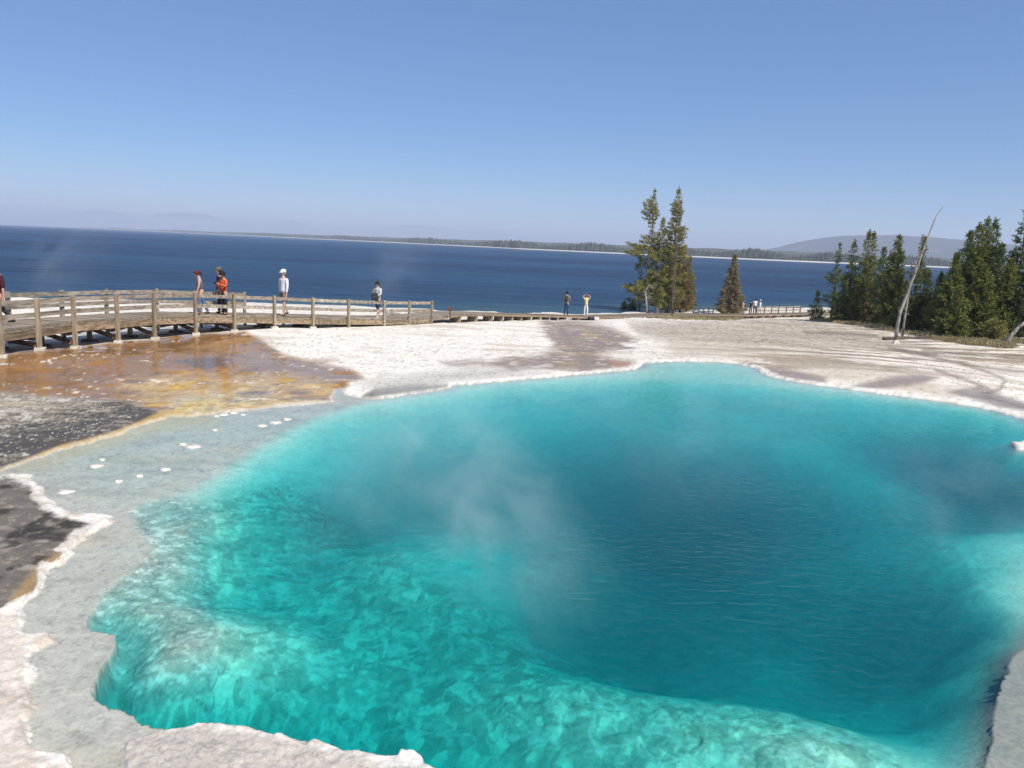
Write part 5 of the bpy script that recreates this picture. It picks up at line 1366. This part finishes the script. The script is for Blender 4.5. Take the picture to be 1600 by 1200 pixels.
person('person in white shirt and pale cap at the right of the far group', q, .9, 1.68, GP, 0, 4, 0, legs=((10, 0), (-8, -14)), top=(0.68, 0.68, 0.66), sleeve='short', bottom=(0.6, 0.58, 0.54), trouser='short', hair=(0.1, 0.06, 0.04), hat=(0.76, 0.75, 0.72))
q, a = on_deck(1160, 1.2)
person('person with bare arms in a coral top, half hidden behind the lone conical tree', q, 1.0, 1.62, GP, 0, 4, 0, top=(0.5, 0.25, 0.18), sleeve='short', bottom=(0.2, 0.16, 0.12), hair=(0.12, 0.06, 0.03), female=True)

# ------------------------------------------------------------------ air
hzm, nt, out = mat_new('haze_air')
pv = N(nt, 'ShaderNodeVolumePrincipled'); pv.inputs['Color'].default_value = (0.74, 0.79, 0.93, 1); pv.inputs['Density'].default_value = 0.00016; pv.inputs['Anisotropy'].default_value = 0.0
nt.links.new(pv.outputs[0], out.inputs['Volume'])
mb = MB(); mb.box((0, 12000, 130), (36000, 18000, 200))
hz_o = mb.build('haze', hzm); hz_o['kind'] = 'stuff'

# thin steam drifting off the hot pool
def wisp(p0, p1, r, dens, seed, label):
    m_, nt, out = mat_new('steam'); L = nt.links.new
    tc = N(nt, 'ShaderNodeTexCoord')
    oi = N(nt, 'ShaderNodeVectorMath', operation='ADD'); oi.inputs[1].default_value = (seed * 3.1, seed * 1.7, 0)
    L(tc.outputs['Object'], oi.inputs[0])
    mp = N(nt, 'ShaderNodeMapping'); ln = (Vector(p1) - Vector(p0)).length; mp.inputs['Scale'].default_value = (max(.8, ln / r * .42), 1.0, 0.9); L(oi.outputs[0], mp.inputs[0])
    nz = N(nt, 'ShaderNodeTexNoise'); nz.inputs['Scale'].default_value = 1.5; nz.inputs['Detail'].default_value = 5; nz.inputs['Roughness'].default_value = .55; nz.inputs['Distortion'].default_value = 0.9
    L(mp.outputs[0], nz.inputs['Vector'])
    mr = N(nt, 'ShaderNodeMapRange'); mr.inputs['From Min'].default_value = 0.42; mr.inputs['From Max'].default_value = 0.75; L(nz.outputs[0], mr.inputs[0])
    sp = N(nt, 'ShaderNodeSeparateXYZ'); L(tc.outputs['Object'], sp.inputs[0])
    prev = None
    for ax in (0, 1, 2):
        q = N(nt, 'ShaderNodeMath', operation='POWER'); q.inputs[1].default_value = 2
        L(sp.outputs[ax], q.inputs[0])
        f_ = N(nt, 'ShaderNodeMath', operation='SUBTRACT', use_clamp=True); f_.inputs[0].default_value = 1; L(q.outputs[0], f_.inputs[1])
        if prev is None: prev = f_
        else:
            m2 = N(nt, 'ShaderNodeMath', operation='MULTIPLY'); L(prev.outputs[0], m2.inputs[0]); L(f_.outputs[0], m2.inputs[1]); prev = m2
    m3 = N(nt, 'ShaderNodeMath', operation='MULTIPLY'); L(prev.outputs[0], m3.inputs[0]); L(mr.outputs[0], m3.inputs[1])
    m4 = N(nt, 'ShaderNodeMath', operation='MULTIPLY'); L(m3.outputs[0], m4.inputs[0]); m4.inputs[1].default_value = dens
    pv = N(nt, 'ShaderNodeVolumePrincipled'); pv.inputs['Color'].default_value = (0.97, 0.98, 1, 1)
    L(m4.outputs[0], pv.inputs['Density']); L(pv.outputs[0], out.inputs['Volume'])
    mb = MB(); mb.box((0, 0, 0), (1, 1, 1)); o = mb.build('steam', m_)
    d = (Vector(p1) - Vector(p0)); x = d.normalized(); y = Vector((0, 0, 1)).cross(x).normalized(); z = x.cross(y)
    Rm = Matrix((x, y, z)).transposed().to_4x4()
    o.matrix_world = Matrix.Translation((Vector(p0) + Vector(p1)) / 2) @ Rm @ Matrix.Diagonal((ln / 2 + r * .4, r, r * .8, 1))
    o['kind'] = 'stuff'; o['label'] = label
wisp(at_z(885, 945, .7), at_z(650, 640, 1.5), .75, .5, 1, 'thin white steam wisp rising over the left centre of the pool')
wisp(at_z(720, 760, 1.0), at_z(610, 610, 1.5), 1.3, .13, 2, 'faint steam drifting to the far left shore of the pool')
wisp(at_z(560, 850, .7), at_z(520, 690, 1.0), .8, .12, 3, 'faint steam over the left side of the pool')
wisp(at_z(1150, 800, .8), at_z(1010, 640, 1.2), 1.2, .06, 4, 'faint steam over the deep centre of the pool')
wisp(at_z(1560, 880, .7), at_z(1450, 720, 1.1), .8, .12, 5, 'faint steam at the right side of the pool')
wisp(at_d(70, 440, 44), at_d(130, 385, 48), 2.2, .05, 6, 'faint steam behind the left end of the boardwalk')
wisp(at_d(585, 455, 60), at_d(640, 400, 64), 2.6, .045, 7, 'faint steam behind the last rails of the boardwalk')
wisp(at_z(1080, 610, .5), at_z(640, 640, .7), .9, .10, 8, 'thin low steam along the far edge of the pool')
